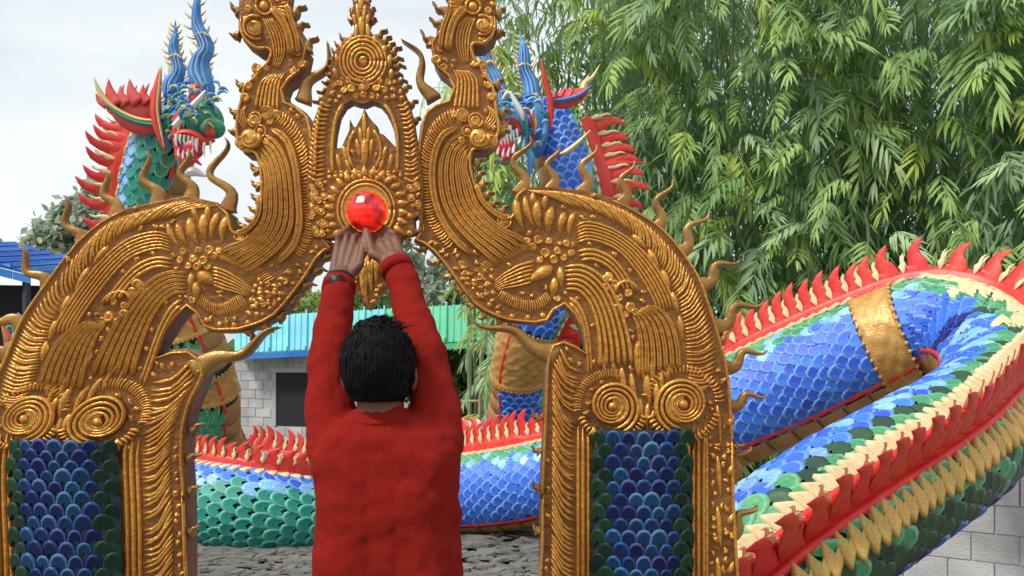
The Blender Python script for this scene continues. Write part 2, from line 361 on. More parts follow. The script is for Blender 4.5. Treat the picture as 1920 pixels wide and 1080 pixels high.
class Half:
    def __init__(s, tf, parent): s.tf = tf; s.p = parent; s.occ = np.zeros((950, 900), bool); s.flow = []
    def mark(s, Q, wd, flow=True):
        wd = np.broadcast_to(np.asarray(wd, float), (len(Q),))
        Qd = np.vstack([Q[:-1]*(1-t)+Q[1:]*t for t in (0, .25, .5, .75)]); Wd = np.r_[wd[:-1], wd[:-1], wd[:-1], wd[:-1]]
        for (x, y), w_ in zip(Qd, Wd):
            x, y, r = (x+150)/2, (y+80)/2, max(1, w_/4)
            x0, x1, y0, y1 = int(max(0, x-r)), int(x+r+1), int(max(0, y-r)), int(y+r+1); s.occ[y0:y1, x0:x1] = True
        if flow and len(Q) > 4:
            T = np.gradient(Q, axis=0)
            for i in range(0, len(Q), 3): s.flow.append((*Q[i], *T[i]))
    def fill(s, outline, ymax=1110, sz=(9, 17), tries=9000, base=0., lim=(-40, 1420)):
        # small carved flame lobes in every patch of ground the scrolls leave free
        P = np.asarray(outline, float); fl = np.array(s.flow); mb = MB(); A = P; B = np.roll(P, -1, 0); d = B-A; dl = np.sum(d*d, 1)+1e-9; k = 0
        for _ in range(tries):
            q = np.array([rng.uniform(max(lim[0], P[:, 0].min()), min(lim[1], P[:, 0].max())), rng.uniform(-40, ymax)]); x, y = int((q[0]+150)/2), int((q[1]+80)/2)
            r0 = 3 if rng.random() < .6 else 2
            if not (r0 < x < 890 and r0 < y < 940) or s.occ[y-r0+1:y+r0, x-r0+1:x+r0].any(): continue
            c = ((A[:, 1] > q[1]) != (B[:, 1] > q[1])) & (q[0] < (B[:, 0]-A[:, 0])*(q[1]-A[:, 1])/(B[:, 1]-A[:, 1]+1e-9)+A[:, 0])
            if c.sum() % 2 == 0: continue
            t = np.clip(np.sum((q-A)*d, 1)/dl, 0, 1); dist = np.linalg.norm(A+d*t[:, None]-q, axis=1); j = dist.argmin()
            if dist[j] < 4: continue
            f = fl[np.argmin((fl[:, 0]-q[0])**2+(fl[:, 1]-q[1])**2), 2:]; a = math.atan2(f[1], f[0])+rng.normal(0, .25); L = rng.uniform(*sz); u = np.array([math.cos(a), math.sin(a)])
            C = np.array([q+u*L*(v-.5)+np.array([-u[1], u[0]])*math.sin(v*math.pi)*2.2*rng.choice([-1, 1]) for v in np.linspace(0, 1, 7)]); wd = rng.uniform(6, 9.5)*np.sin(np.clip(np.linspace(.05, .98, 7), 0, 1)**.75*math.pi)+.8
            sweep(mb, AP(C, base), wd*PX, FRONT, wd*.62*PX, RIDGE, closed=False); s.mark(C, wd*.9, False); k += 1
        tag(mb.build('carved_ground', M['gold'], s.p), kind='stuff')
    def ridge(s, P, w0, h=None, n=None, mb=None, base=0., taper=True, name='scroll_ridge', m='gold'):
        Q = s.tf(cat_pts(P, n or max(6, int(3+len(P)*3)))); return s._ridge(Q, w0, h, mb, base, taper, name, m)
    def _ridge(s, Q, w0, h=None, mb=None, base=0., taper=True, name='scroll_ridge', m='gold'):
        n = len(Q); t = np.linspace(0, 1, n); wd = np.broadcast_to(np.asarray(w0, float), (n,)).copy()
        if taper: wd *= np.clip(np.minimum(t/.07+.3, (1-t)/.07+.3), 0, 1)
        hh = (wd*.85 if h is None else np.minimum(np.full(n, h), wd*.75))*PX
        own = mb is None; mb = mb or MB(); s.mark(Q, wd)
        sweep(mb, AP(Q, base), wd*PX, FRONT, hh, GROOVED if wd.max() > 10.5 else RIDGE, closed=False)
        if own: return mb.build(name, M[m], s.p)
    def band(s, A, B, k, name='scroll_ridge', hs=.55, gap=.90, n=None, base=0.):
        n = n or 22; a = s.tf(cat_pts(A, n)); b = s.tf(cat_pts(B, n)); wd = np.linalg.norm(a-b, axis=1)/k*gap
        for i in range(k):
            f = (i+.5)/k; s._ridge(a*(1-f)+b*f, wd, None, None, base, True, name)
    def comb(s, O, I, k, skew=0., curve=0., name='ribbed_edge', hs=.5, base=0., fill=.82):
        o = s.tf(cat_pts(O, 200)); i_ = s.tf(cat_pts(I, 200)); mb = MB()
        L = np.linalg.norm(np.diff((o+i_)/2, axis=0), axis=1).sum(); wd = L/k*fill
        for j in range(k):
            t = (j+.5)/k; a = o[int(t*199)]; b = i_[int(np.clip(t+skew, 0, 1)*199)]
            nxt = o[min(199, int(t*199)+6)]-o[max(0, int(t*199)-6)]; nxt = nxt/(np.linalg.norm(nxt)+1e-9)
            mid = (a+b)/2+nxt*curve*np.linalg.norm(a-b)*(1+rng.uniform(-.3, .3))
            s._ridge(cat_pts([a, mid, b], 6), wd*rng.uniform(.85, 1.1), None, mb, base)
        return mb.build(name, M['gold'], s.p)
    def drop(s, p0, p1, w0, mb=None, h=None, bend=0., base=0.):       # teardrop lobe
        a, b = s.tf(np.array([p0, p1], float)); d = b-a; pr = np.array([-d[1], d[0]]); t = np.linspace(0, 1, 8)
        C = a+d*t[:, None]+pr*(np.sin(t*math.pi)*bend)[:, None]
        wd = w0*np.sin(np.clip(t*.95+.04, 0, 1)**.75*math.pi)+1
        own = mb is None; mb = mb or MB(); s.mark(C, wd, False)
        sweep(mb, AP(C, base), wd*PX, FRONT, (wd*.5*PX if h is None else np.minimum(h*PX, wd*.6*PX)), RIDGE, closed=False)
        if own: return mb.build('leaf_lobe', M['gold'], s.p)
    def boss(s, c, r, mb=None, h=.7, base=0.):
        own = mb is None; mb = mb or MB(); c = s.tf(np.array(c, float)); s.mark(np.array([c, c]), 1.7*r, False)
        if r >= 6.5 and h < .79:
            a0 = rng.uniform(0, 6.28); sg = rng.choice([-1, 1]); a = np.linspace(0, 5.2, 13); rr = r*(.82-.11*a); Q = np.c_[c[0]+rr*np.cos(a0+sg*a), c[1]+rr*np.sin(a0+sg*a)]
            s._ridge(Q, r*np.linspace(.85, .5, 13), None, mb, base); ellipsoid(mb, AP(c, base), (r*.9*PX, r*.38*PX, r*.9*PX), 10, 5)
        else: ellipsoid(mb, AP(c, base), (r*PX, r*PX*h, r*PX), 10, 6)
        if own: return mb.build('curl', M['gold'], s.p)
    def ring(s, c, r, w0, mb=None, base=0., sq=1., n=20, a0=0., a1=2*math.pi, spiral=0., taper=False):
        own = mb is None; mb = mb or MB(); a = np.linspace(a0, a1, n); rr = r*(1-spiral*(a-a0)/(2*math.pi))
        Q = s.tf(np.c_[c[0]+rr*np.cos(a), c[1]+rr*np.sin(a)*sq]); s._ridge(Q, w0, None, mb, base, taper)
        if own: return mb.build('carved_ring', M['gold'], s.p)
    def spike(s, base, tip, w0, amp=.13, th=.034, turns=1.35, ph=0., name='flame_spike', h0=-.03, n=22, mb=None, m='gold_spike', mirror=1, pw=.75):
        b, e = s.tf(np.array([base, tip], float)); d = e-b; pr = np.array([-d[1], d[0]])*mirror
        t = np.linspace(0, 1, n); C = b+d*t[:, None]+pr*(amp*np.sin(2*math.pi*turns*t+ph)*(np.clip(t*2.2, 0, 1))*(1-.35*t))[:, None]
        wd = w0*((1-t)**pw*.62+.5*(1-t)**5)+1.2
        own = mb is None; mb = mb or MB()
        sweep(mb, AP(C, h0), wd*PX, FRONT, np.full(n, th/2), [(-1, -1), (-1, .8), (-.8, 1.), (0, 1.25), (.8, 1.), (1, .8), (1, -1)])
        if own: return mb.build(name, M[m], s.p)

arch = thing('naga_arch', 'gold painted ornamental arch of two naga scrolls on scaled columns', 'arch', (float(AP((690, 700))[0]), YA, 0))
R_OUT = [(848, -60), (838, -30), (846, 0), (850, 12), (838, 20), (834, 40), (820, 47), (817, 68), (806, 82), (810, 100), (812, 115), (822, 132), (845, 150), (848, 165), (842, 185), (826, 190), (800, 205),
    (788, 235), (780, 300), (778, 360), (782, 400), (790, 432), (775, 452), (800, 462), (822, 485), (845, 515), (866, 545), (888, 572), (905, 584), (930, 596), (950, 603), (985, 607), (1012, 608), (1036, 598), (1042, 578), (1056, 572),
    (1074, 590), (1088, 615), (1098, 645), (1098, 662), (1082, 648), (1060, 638), (1038, 642), (1026, 665), (1022, 700), (1020, 760), (1016, 850), (1012, 930), (1013, 1000), (1012, 1720),
    (1378, 1720), (1378, 900), (1377, 840), (1373, 760), (1366, 690), (1348, 620), (1332, 570), (1314, 520), (1282, 470), (1242, 425), (1192, 392), (1150, 371), (1095, 356), (1035, 350), (985, 350), (966, 366), (960, 400), (946, 404), (920, 389), (905, 372),
    (896, 350), (888, 325), (885, 300), (890, 284), (915, 281), (931, 265), (939, 245), (936, 215), (931, 185), (926, 155), (911, 138), (904, 120), (894, 110), (889, 97), (889, 86), (908, 85), (925, 70), (932, 50), (931, 30), (929, 0), (926, -30), (905, -62), (875, -72)]

def make_half(tf, parent):
    H = Half(tf, parent)
    # ---- upper scroll
    H.band([(877, 30), (859, 47), (853, 75), (857, 100), (868, 122)], [(893, 32), (887, 50), (882, 70), (880, 93), (879, 118)], 5)
    H.ridge([(874, 14), (852, 42), (843, 72), (840, 98)], 17)
    H.ridge([(845, 5), (838, 35), (829, 62), (826, 95)], 11)
    H.band([(848, 130), (855, 147), (854, 170), (848, 205)], [(879, 132), (896, 150), (899, 178), (899, 205)], 6)
    mb = None; H.boss((887, 13), 10, mb, .8); H.ring((887, 13), 14, 6, mb); H.ring((905, 48), 18, 7, mb, a0=-2, a1=2); H.boss((906, 48), 17, mb, .5)
    for c, r in (((818, 112), 11), ((834, 128), 9), ((826, 92), 7), ((905, 122), 11), ((917, 160), 10), ((921, 182), 11), ((908, 140), 7), ((890, 120), 8), ((915, 20), 8), ((920, 35), 6), ((862, 0), 9), ((905, -5), 9), ((880, -25), 12), ((900, -40), 9), ((860, -35), 9)):
        H.boss(c, r, mb, .6)
    for k in range(9): H.drop((846+6*math.cos(k*.5+1.2), 12-20*math.sin(k*.5+1.2)), (866+2*math.cos(k*.5+1.2), 12-6*math.sin(k*.5+1.2)), 7, mb)
    # ---- curls of the cheek
    H.band([(913, 196), (917, 212), (904, 236)], [(931, 208), (931, 230), (914, 245)], 4, n=10)
    H.boss((892, 226), 12, mb, .6); H.ring((892, 226), 13, 5, mb); H.boss((877, 246), 7, mb, .9); H.ring((877, 246), 10, 4, mb)
    H.boss((868, 215), 15, mb, .55); H.boss((862, 228), 8, mb, .6); H.boss((897, 260), 22, mb, .5); H.boss((921, 264), 14, mb, .5); H.boss((905, 272), 10, mb, .5)
    H.boss((866, 262), 8, mb, .6); H.boss((852, 214), 9, mb, .5)
    # ---- neck: ribbed inside, long flutes
    H.comb([(866, 197), (840, 205), (815, 224), (796, 258), (786, 300), (783, 340), (787, 380), (797, 412), (815, 442), (838, 468)],
           [(872, 226), (842, 236), (822, 258), (812, 290), (808, 330), (810, 370), (819, 405), (834, 430), (852, 454)], 50, .0, .12)
    H.ridge([(858, 240), (832, 255), (817, 285), (811, 325), (815, 372), (829, 412), (852, 448), (885, 478)], 15)
    H.band([(868, 246), (842, 262), (826, 290), (820, 328), (825, 372), (842, 412), (870, 445), (905, 478), (930, 500)],
           [(884, 288), (878, 300), (876, 320), (886, 350), (898, 382), (920, 408), (945, 428), (972, 440), (992, 452)], 6, n=30)
    H.ridge([(892, 345), (905, 378), (928, 400), (952, 412)], 12); mb = None
    H.boss((946, 416), 10, mb, .6); H.ring((946, 415), 12, 5, mb)
    # ---- flower knot on the shoulder
    for a, b, wd in (((968, 372), (983, 432), 17), ((984, 368), (1004, 428), 14), ((1008, 376), (1014, 432), 19), ((1036, 388), (1030, 442), 20), ((1060, 398), (1050, 444), 16), ((1078, 398), (1066, 446), 13), ((1000, 360), (1004, 392), 12), ((1025, 365), (1022, 395), 12)):
        H.drop(a, b, wd, mb, bend=.08)
    for c, r in (((1008, 450), 10), ((1030, 452), 8), ((1000, 464), 9), ((1045, 470), 9), ((1022, 474), 11), ((1062, 456), 8), ((1072, 474), 8), ((1038, 488), 10), ((1056, 484), 8), ((1012, 488), 8), ((990, 452), 8)):
        H.boss(c, r, mb, .6)
        if r >= 10: H.ring(c, r*.62, r*.35, mb, base=r*PX*.25)
    # ---- lobe over the opening
    H.comb([(905, 520), (925, 505), (950, 490), (975, 478), (1000, 468)], [(886, 506), (906, 490), (932, 474), (960, 460), (988, 452)], 26, 0, .05)
    H.comb([(928, 560), (945, 572), (968, 582), (992, 586), (1018, 580), (1036, 566)], [(942, 540), (958, 552), (975, 560), (994, 562), (1012, 556), (1024, 544)], 24, 0, .05)
    H.band([(1004, 486), (975, 494), (944, 512), (918, 534)], [(998, 532), (972, 540), (950, 542), (930, 546)], 6, n=12)
    mb = MB()
    H.drop((1036, 500), (988, 530), 26, mb); H.drop((1040, 520), (1036, 560), 18, mb); H.drop((1050, 500), (1052, 540), 15, mb)
    for k in range(26):
        c = (rng.uniform(858, 925), rng.uniform(505, 562))
        if c[1] > 470+.95*(c[0]-800) - 8: continue
        H.boss(c, rng.uniform(3.5, 6), mb, .7)
    for c, r in (((866, 494), 7), ((874, 512), 7), ((890, 534), 6), ((906, 554), 7), ((918, 572), 6), ((935, 588), 6), ((960, 594), 6), ((990, 596), 6), ((1018, 592), 6), ((1046, 560), 8), ((925, 550), 6), ((900, 520), 7), ((912, 536), 6)):
        H.boss(c, r, mb, .7)
    for k in range(7): H.drop((862+k*11, 500+k*13), (878+k*10, 498+k*12), 9, mb, bend=.2)
    tag(mb.build('lobe_carving', M['gold'], parent), kind='stuff')
    # ---- back of the arch: long flutes
    H.band([(1076, 424), (1095, 414), (1125, 418), (1162, 434), (1202, 464), (1236, 506), (1262, 556), (1268, 580)],
           [(1082, 458), (1102, 452), (1130, 458), (1158, 472), (1184, 500), (1206, 532), (1222, 562), (1230, 585)], 6, n=26)
    H.band([(1080, 468), (1108, 464), (1138, 474), (1160, 492), (1180, 520), (1194, 548)],
           [(1090, 492), (1112, 490), (1134, 500), (1150, 514), (1160, 530), (1166, 545)], 3, n=16)
    H.band([(1058, 496), (1090, 494), (1118, 506), (1142, 530), (1160, 562), (1174, 600), (1184, 640), (1190, 684)],
           [(1060, 546), (1082, 548), (1100, 566), (1112, 594), (1118, 626), (1120, 660), (1118, 690)], 6, n=26)
    H.band([(1066, 552), (1086, 568), (1100, 600), (1108, 645), (1112, 700)], [(1068, 572), (1080, 588), (1092, 618), (1098, 655), (1100, 705)], 2, n=18)
    H.comb([(985, 356), (1040, 358), (1088, 366), (1132, 378), (1184, 401), (1230, 436), (1272, 482), (1303, 530), (1322, 575), (1336, 622), (1343, 665), (1338, 715), (1318, 738)],
           [(1052, 388), (1090, 394), (1130, 406), (1168, 427), (1204, 458), (1238, 498), (1260, 540), (1272, 585), (1280, 620), (1284, 655), (1286, 690), (1290, 712), (1292, 722)], 66, .035, .16, fill=.74)
    mb = None
    for k, (a, b) in enumerate((((1216, 468), (1236, 505)), ((1242, 506), (1256, 545)), ((1260, 548), (1272, 590)), ((1274, 592), (1280, 640)), ((1186, 440), (1212, 466)))): H.drop(a, b, 13, mb)
    # ---- flower on the arch leg, hanging leaves
    H.band([(1210, 572), (1240, 578), (1262, 604), (1274, 645), (1278, 692)], [(1182, 590), (1192, 612), (1196, 650), (1194, 706)], 7, n=18)
    for c, r in (((1142, 520), 12), ((1152, 534), 10), ((1135, 538), 9), ((1160, 580), 12), ((1182, 576), 12), ((1172, 590), 9), ((1190, 584), 9), ((1160, 560), 9)): H.boss(c, r, mb, .6)
    H.ring((1174, 548), 20, 9, mb, a0=math.pi*.95, a1=math.pi*2, n=12, taper=True); H.boss((1178, 548), 10, mb, .5)
    for a, b, wd in (((1196, 640), (1200, 712), 14), ((1206, 660), (1212, 728), 10), ((1222, 672), (1228, 724), 14), ((1240, 690), (1246, 742), 10), ((1166, 688), (1178, 742), 12), ((1184, 700), (1196, 752), 12),
                     ((1214, 700), (1220, 760), 15), ((1232, 716), (1234, 766), 12), ((1256, 680), (1252, 716), 10), ((1130, 660), (1140, 712), 9), ((1148, 668), (1160, 716), 10), ((1200, 748), (1206, 800), 14), ((1216, 756), (1214, 815), 12), ((1226, 770), (1222, 812), 9)):
        H.drop(a, b, wd, mb, bend=.06)
    # ---- volutes heading the column
    for c, r0, nm in (((1148, 762), 50, 1), ((1280, 758), 54, -1)):
        mb = MB()
        for q in range(4):
            n = 40; a = np.linspace(0, 2*math.pi*1.55, n)*-nm + (math.pi*.5 if nm > 0 else math.pi*.5) + q*math.pi/2*.0
            rr = (r0-q*11)*(1-np.linspace(0, .72, n))+3
            Q = H.tf(np.c_[c[0]+rr*np.cos(a), c[1]+rr*np.sin(a)]); H._ridge(Q, 9.5*(1-np.linspace(0, .45, n)), None, mb, .01-q*.001)
        H.boss(c, 9, mb, .9, .012)
        mb.build('volute', M['gold'], parent)
        pa = np.linspace(math.pi*1.06, math.pi*1.98, 14) if nm < 0 else np.linspace(math.pi*.95, math.pi*1.6, 12)
        H.comb([(c[0]+(r0+26)*math.cos(a), c[1]+(r0+22)*math.sin(a)) for a in pa], [(c[0]+(r0+6)*math.cos(a), c[1]+(r0+4)*math.sin(a)) for a in pa], 26, 0, .1)
        pa = np.linspace(math.pi*.08, math.pi*.9, 12)
        H.comb([(c[0]+(r0+20)*math.cos(a), c[1]+(r0+20)*math.sin(a)) for a in pa], [(c[0]+(r0+4)*math.cos(a), c[1]+(r0+4)*math.sin(a)) for a in pa], 20, 0, .1, base=.012)
    mb = None
    for a, b, wd in (((1112, 800), (1120, 850), 14), ((1128, 812), (1130, 842), 12), ((1150, 826), (1172, 848), 18), ((1285, 808), (1288, 872), 16), ((1268, 822), (1262, 848), 14), ((1240, 826), (1256, 846), 14)): H.drop(a, b, wd, mb, base=.012)
    # ---- column: mouldings, leaf band, scaled panel
    for x, wd in ((1084, 8), (1093, 10), (1103, 9)): H.ridge([(x, 800), (x, 1100), (x, 1400), (x, 1715)], wd, name='column_moulding', n=24)
    for x, wd in ((1299, 9), (1309, 9), (1322, 12)): H.ridge([(x, 790), (x, 1100), (x, 1400), (x, 1715)], wd, name='column_moulding', n=24)
    H.comb([(1052, 648), (1036, 690), (1036, 800), (1034, 1000), (1034, 1300), (1034, 1690)], [(1094, 668), (1092, 690), (1080, 800), (1078, 1000), (1078, 1300), (1078, 1690)], 92, .034, .22, name='leaf_band', fill=.7)
    mb = MB()
    for k in range(10): H.drop((1345, 760+k*95), (1352, 840+k*95), 10, mb)
    for k in range(9): H.drop((1366, 800+k*92), (1376, 776+k*92), 12, mb)
    tag(mb.build('column_leaf', M['gold'], parent), kind='stuff')
    # ---- flame spikes round the back and the inner mouth
    for base, tip, wd, am, mr in (((974, 362), (982, 250), 36, .16, 1), ((1034, 356), (1041, 266), 34, .13, 1), ((1094, 362), (1112, 266), 38, .12, 1), ((1168, 384), (1184, 296), 36, .12, 1), ((1232, 432), (1256, 332), 36, .12, 1),
                                  ((1276, 476), (1326, 392), 38, .12, 1), ((1316, 536), (1386, 478), 40, .13, 1), ((1342, 616), (1430, 558), 44, .12, 1), ((1360, 692), (1440, 650), 40, .12, 1), ((1368, 764), (1440, 736), 36, .12, 1), ((1370, 900), (1408, 836), 46, .12, 1), ((1370, 1010), (1420, 946), 44, .12, 1)):
        H.spike(base, tip, wd*.8, am*1.3, th=.022, mirror=mr)
    H.spike((1046, 668), (884, 594), 43, .07, mirror=-1, h0=-.02, th=.045, turns=1.4)
    for k in range(4): H.spike((812-k*2, 182-k*1), (757, 66), 26, .14, mirror=-1, turns=1.1, pw=.7) if k == 0 else None
    for base, tip in (((799, 466), (780, 466)), ((824, 492), (805, 490)), ((847, 520), (830, 516)), ((868, 550), (852, 536)), ((888, 576), (874, 566)), ((912, 590), (900, 596)), ((938, 600), (934, 612)),
                      ((838, 22), (816, 8)), ((834, 44), (811, 36)), ((816, 80), (793, 62)), ((808, 84), (806, 70)), ((930, 25), (943, 14)), ((932, 58), (944, 58)), ((928, 160), (940, 148)), ((936, 215), (950, 205)), ((938, 245), (952, 243)), ((848, 0), (836, -14)),
                      ((890, 308), (902, 298)), ((892, 330), (906, 322)), ((898, 350), (912, 341)), ((906, 368), (922, 360)), ((918, 384), (934, 378)), ((938, 398), (950, 386)),
                      ((1352, 640), (1368, 622)), ((1372, 850), (1390, 836)), ((1012, 790), (1000, 776)), ((1014, 850), (1000, 842)), ((1012, 920), (1000, 910)), ((1012, 1000), (1002, 990))):
        H.spike(base, (base[0]+(tip[0]-base[0])*1.35, base[1]+(tip[1]-base[1])*1.35), 18, .14, th=.03, name='edge_thorn', n=9, h0=-.02)

    return H

SCALE_OUT = [(-.5, .6), (-.53, .1), (-.48, -.24), (-.28, -.52), (0, -.62), (.28, -.52), (.48, -.24), (.53, .1), (.5, .6)]
def scale_mesh(name, mats, lift=.16, pointed=0., groove=False):
    # x across, y towards the head (tip at -y), z out of the body; rim and dome
    mb = MB(); P = np.array(SCALE_OUT)
    if pointed: P = np.array([(-.5, .55), (-.48, .1), (-.36, -.25), (-.14, -.58), (0, -.78), (.14, -.58), (.36, -.25), (.48, .1), (.5, .55)])
    zl = lambda y, k: lift*(.55-y)*.55+k
    V = [(x, y, zl(y, -.10)-.06) for x, y in P]+[(x, y, zl(y, .03)) for x, y in P]+[(x*.78, y*.78+.03, zl(y*.8, .075)) for x, y in P]+[(x*.62, y*.66+.05, zl(y*.7, .045)) for x, y in P]+[(0, .1, zl(.1, .13)+.02)]
    n = len(P); Fc = []
    mb.v = [tuple(v) for v in V]
    for r in range(3):
        for j in range(n-1): mb.f.append((r*n+j, r*n+j+1, (r+1)*n+j+1, (r+1)*n+j)); mb.mi.append(1 if (r == 1 and len(mats) > 1) else 0)
    for j in range(n-1): mb.f.append((3*n+j, 3*n+j+1, 4*n)); mb.mi.append(0)
    return mb.mesh(name, mats)

def column_panel(tf, parent):
    H = Half(tf, parent); mb = MB()
    xs = np.linspace(1111, 1293, 15); ys = np.linspace(805, 1718, 40)
    bulge = lambda x: .004+.045*math.sqrt(max(0, 1-((x-1202)/92)**2))
    V = [AP(tf(np.array([x, y])), bulge(x)) for y in ys for x in xs]
    nx = len(xs); mb.add(V, [(i*nx+j, i*nx+j+1, (i+1)*nx+j+1, (i+1)*nx+j) for i in range(len(ys)-1) for j in range(nx-1)])
    pan = mb.build('scale_panel', M['body'], parent)
    sm = {k: scale_mesh('column_scale', [M[{'bluescale2': 'bluedark2', 'bluedark': 'bluedark3', 'greendark': 'greendark2'}[k]], M[{'bluedark': 'bluescale2', 'greendark': 'greendark2', 'bluescale2': 'column_rim'}[k]]], .3) for k in ('bluedark', 'greendark', 'bluescale2')}
    row = 0; y = 822.
    while y < 1700:
        big = 26
        for k in range(-3, 4):
            x = 1202+(k+(.5 if row % 2 else 0))*27
            if abs(x-1202) > 88: continue
            c = tf(np.array([x, y])); c2 = tf(np.array([x+1, y])); sx = abs(c2[0]-c[0])
            h = bulge(x)
            p = AP(c, h)
            N = Vector(((x-1202)/92*.55*np.sign(c2[0]-c[0]), -1, 0)).normalized()
            U = Vector((0, 0, -1)); X = U.cross(N)
            s = 30*PX*rng.uniform(.82, 1.14)
            m = Matrix((( -X.x*s, U.x*s, N.x*s, p[0]), (-X.y*s, U.y*s, N.y*s, p[1]), (-X.z*s, U.z*s, N.z*s, p[2]), (0, 0, 0, 1)))
            key = 'bluescale2' if abs(x-1202) < 30 and rng.random() < .75 else ('bluedark' if abs(x-1202) < 62 else 'greendark')
            link('column_scale', sm[key], parent, m)
        row += 1; y += 23
M['bluedark2'] = mat('column_navy', (.004, .014, .085), .5, 0, (.008, .03, .13), 6, .2, 60, rnd=.4, spec=.25); M['column_rim'] = mat('column_rim_blue', (.035, .085, .22), .5, 0, (.07, .13, .26), 8, .2, 60, rnd=.3, spec=.3)
M['bluescale2'] = mat('deep_blue_enamel', (.006, .026, .15), .42, 0, (.014, .055, .22), 5, .12, 60, rnd=.4, spec=.35)
M['bluedark3'] = mat('column_blue_black', (.004, .012, .06), .5, 0, (.008, .026, .10), 5, .12, 60, rnd=.35, spec=.25); M['greendark2'] = mat('column_green_black', (.005, .028, .018), .5, 0, (.012, .042, .02), 5, .12, 60, rnd=.35, spec=.25)

halves = []
for tf, lab in ((RIGHT, None), (LEFT, None)):
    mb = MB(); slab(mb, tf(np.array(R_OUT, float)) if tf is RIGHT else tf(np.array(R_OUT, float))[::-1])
    hp = mb.build('arch_half', M['gold_recess_shade'], arch, smooth=False); halves.append(hp)
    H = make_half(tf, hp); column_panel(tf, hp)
    O_ = tf(np.array(R_OUT, float)); rim = MB(); cen = O_
    for a_, b_ in ((4, 62), (64, len(R_OUT)-4)):
        Q = cat_pts(R_OUT[a_:b_], 160); T = np.gradient(Q, axis=0); nn = np.c_[T[:, 1], -T[:, 0]]; nn /= np.linalg.norm(nn, axis=1)[:, None]+1e-9
        H._ridge(tf(Q+nn*4.5), 6.5, None, rim, 0., True)
    rim.build('edge_rim', M['gold'], hp)
    for x0, x1, y0, y1 in ((1108, 1296, 806, 1720),):
        C4 = tf(np.array([(x, y) for x in np.linspace(x0, x1, 50) for y in np.linspace(y0, 1150, 120)])); H.mark(C4, 10, False)
    H.fill(O_)

# ---- crest with the niche between the halves
CR_OUT = [(677, -14), (686, 6), (694, 16), (698, 32), (692, 48), (692, 56), (700, 66), (716, 76), (728, 92), (735, 112), (737, 132), (742, 148), (754, 163), (766, 188), (776, 222), (782, 262), (790, 300), (796, 360), (796, 398), (792, 436), (772, 442), (756, 446), (746, 470), (740, 505), (730, 535), (712, 556), (693, 582),
    (674, 556), (656, 535), (646, 505), (640, 475), (628, 448), (606, 450), (588, 446), (578, 400), (574, 360), (580, 300), (582, 260), (590, 225), (603, 190), (616, 165), (622, 148), (618, 130), (624, 108), (634, 90), (648, 76), (662, 66), (666, 56), (662, 44), (659, 30), (662, 15), (669, 4)]
HOLE = [(627, 279), (630, 250), (637, 218), (648, 200), (660, 193), (672, 197), (684, 199), (698, 193), (712, 198), (722, 209), (733, 230), (740, 248), (744, 279), (736, 270), (728, 262), (720, 254), (710, 250), (708, 238), (700, 230), (692, 220), (684, 205), (678, 222), (672, 232), (668, 240), (662, 238), (657, 226), (656, 246), (648, 262), (641, 279)]
HOLE2 = [(778, 412), (783, 408), (787, 414), (786, 426), (783, 433), (779, 426)]
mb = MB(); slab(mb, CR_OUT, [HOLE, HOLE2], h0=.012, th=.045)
crest = mb.build('crest', M['gold_recess_shade'], arch, smooth=False)
C_ = Half(RIGHT, crest); B0 = .012
mb = MB()
for r, wd in ((15, 6), (22, 7), (29, 6), (36, 7), (43, 5)): C_.ring((682, 118), r, wd, mb, B0, 1.08, 30)
C_.boss((682, 118), 9, mb, .35, B0); mb.build('medallion', M['gold'], crest)
mb = MB()
for c, r in (((683, 166), 13), ((661, 168), 10), ((706, 168), 10), ((646, 172), 8), ((722, 172), 8), ((672, 152), 7), ((694, 152), 7), ((655, 155), 7), ((712, 155), 7), ((640, 160), 7), ((730, 158), 7), ((683, 182), 8), ((668, 184), 7), ((699, 184), 7)): C_.boss(c, r, mb, .6, B0)
for a, b, wd in (((678, -8), (678, 30), 10), ((671, 10), (674, 46), 8), ((686, 12), (682, 46), 8), ((678, 34), (680, 74), 12), ((670, 48), (668, 80), 8), ((690, 48), (692, 80), 8), ((660, 66), (656, 92), 8), ((702, 70), (706, 92), 8), ((664, 30), (668, 50), 6), ((692, 30), (688, 50), 6),
                 ((640, 84), (644, 104), 9), ((722, 88), (720, 106), 9), ((632, 104), (636, 128), 9), ((732, 106), (730, 130), 9), ((628, 130), (634, 152), 9), ((736, 132), (732, 154), 9), ((676, 74), (672, 86), 7), ((688, 74), (690, 86), 7)): C_.drop(a, b, wd, mb, base=B0)
tag(mb.build('finial_leaf', M['gold'], crest), kind='stuff')
C_.ridge([(626, 330), (624, 290), (627, 250), (634, 218), (646, 196)], 8, base=B0, name='niche_frame'); C_.ridge([(745, 330), (747, 290), (745, 250), (735, 218), (722, 198)], 8, base=B0, name='niche_frame')
C_.comb([(606, 188), (594, 216), (586, 250), (581, 290), (578, 335)], [(626, 192), (618, 222), (614, 255), (612, 292), (612, 335)], 17, .04, .25, base=B0, fill=.75)
C_.comb([(764, 188), (773, 216), (779, 250), (785, 290), (790, 335)], [(742, 192), (752, 222), (757, 255), (758, 292), (758, 335)], 17, .04, .25, base=B0, fill=.75)
C_.comb([(604, 190), (600, 210), (596, 240), (594, 270), (592, 330)], [(612, 188), (606, 216), (601, 246), (598, 274), (596, 330)], 15, 0.05, .4, base=B0+.004, fill=.8)
mb = MB()
C_.ridge([(668, 245), (657, 268), (655, 292), (664, 318)], 7, mb=mb, base=B0); C_.ridge([(702, 245), (713, 268), (715, 292), (706, 318)], 7, mb=mb, base=B0)
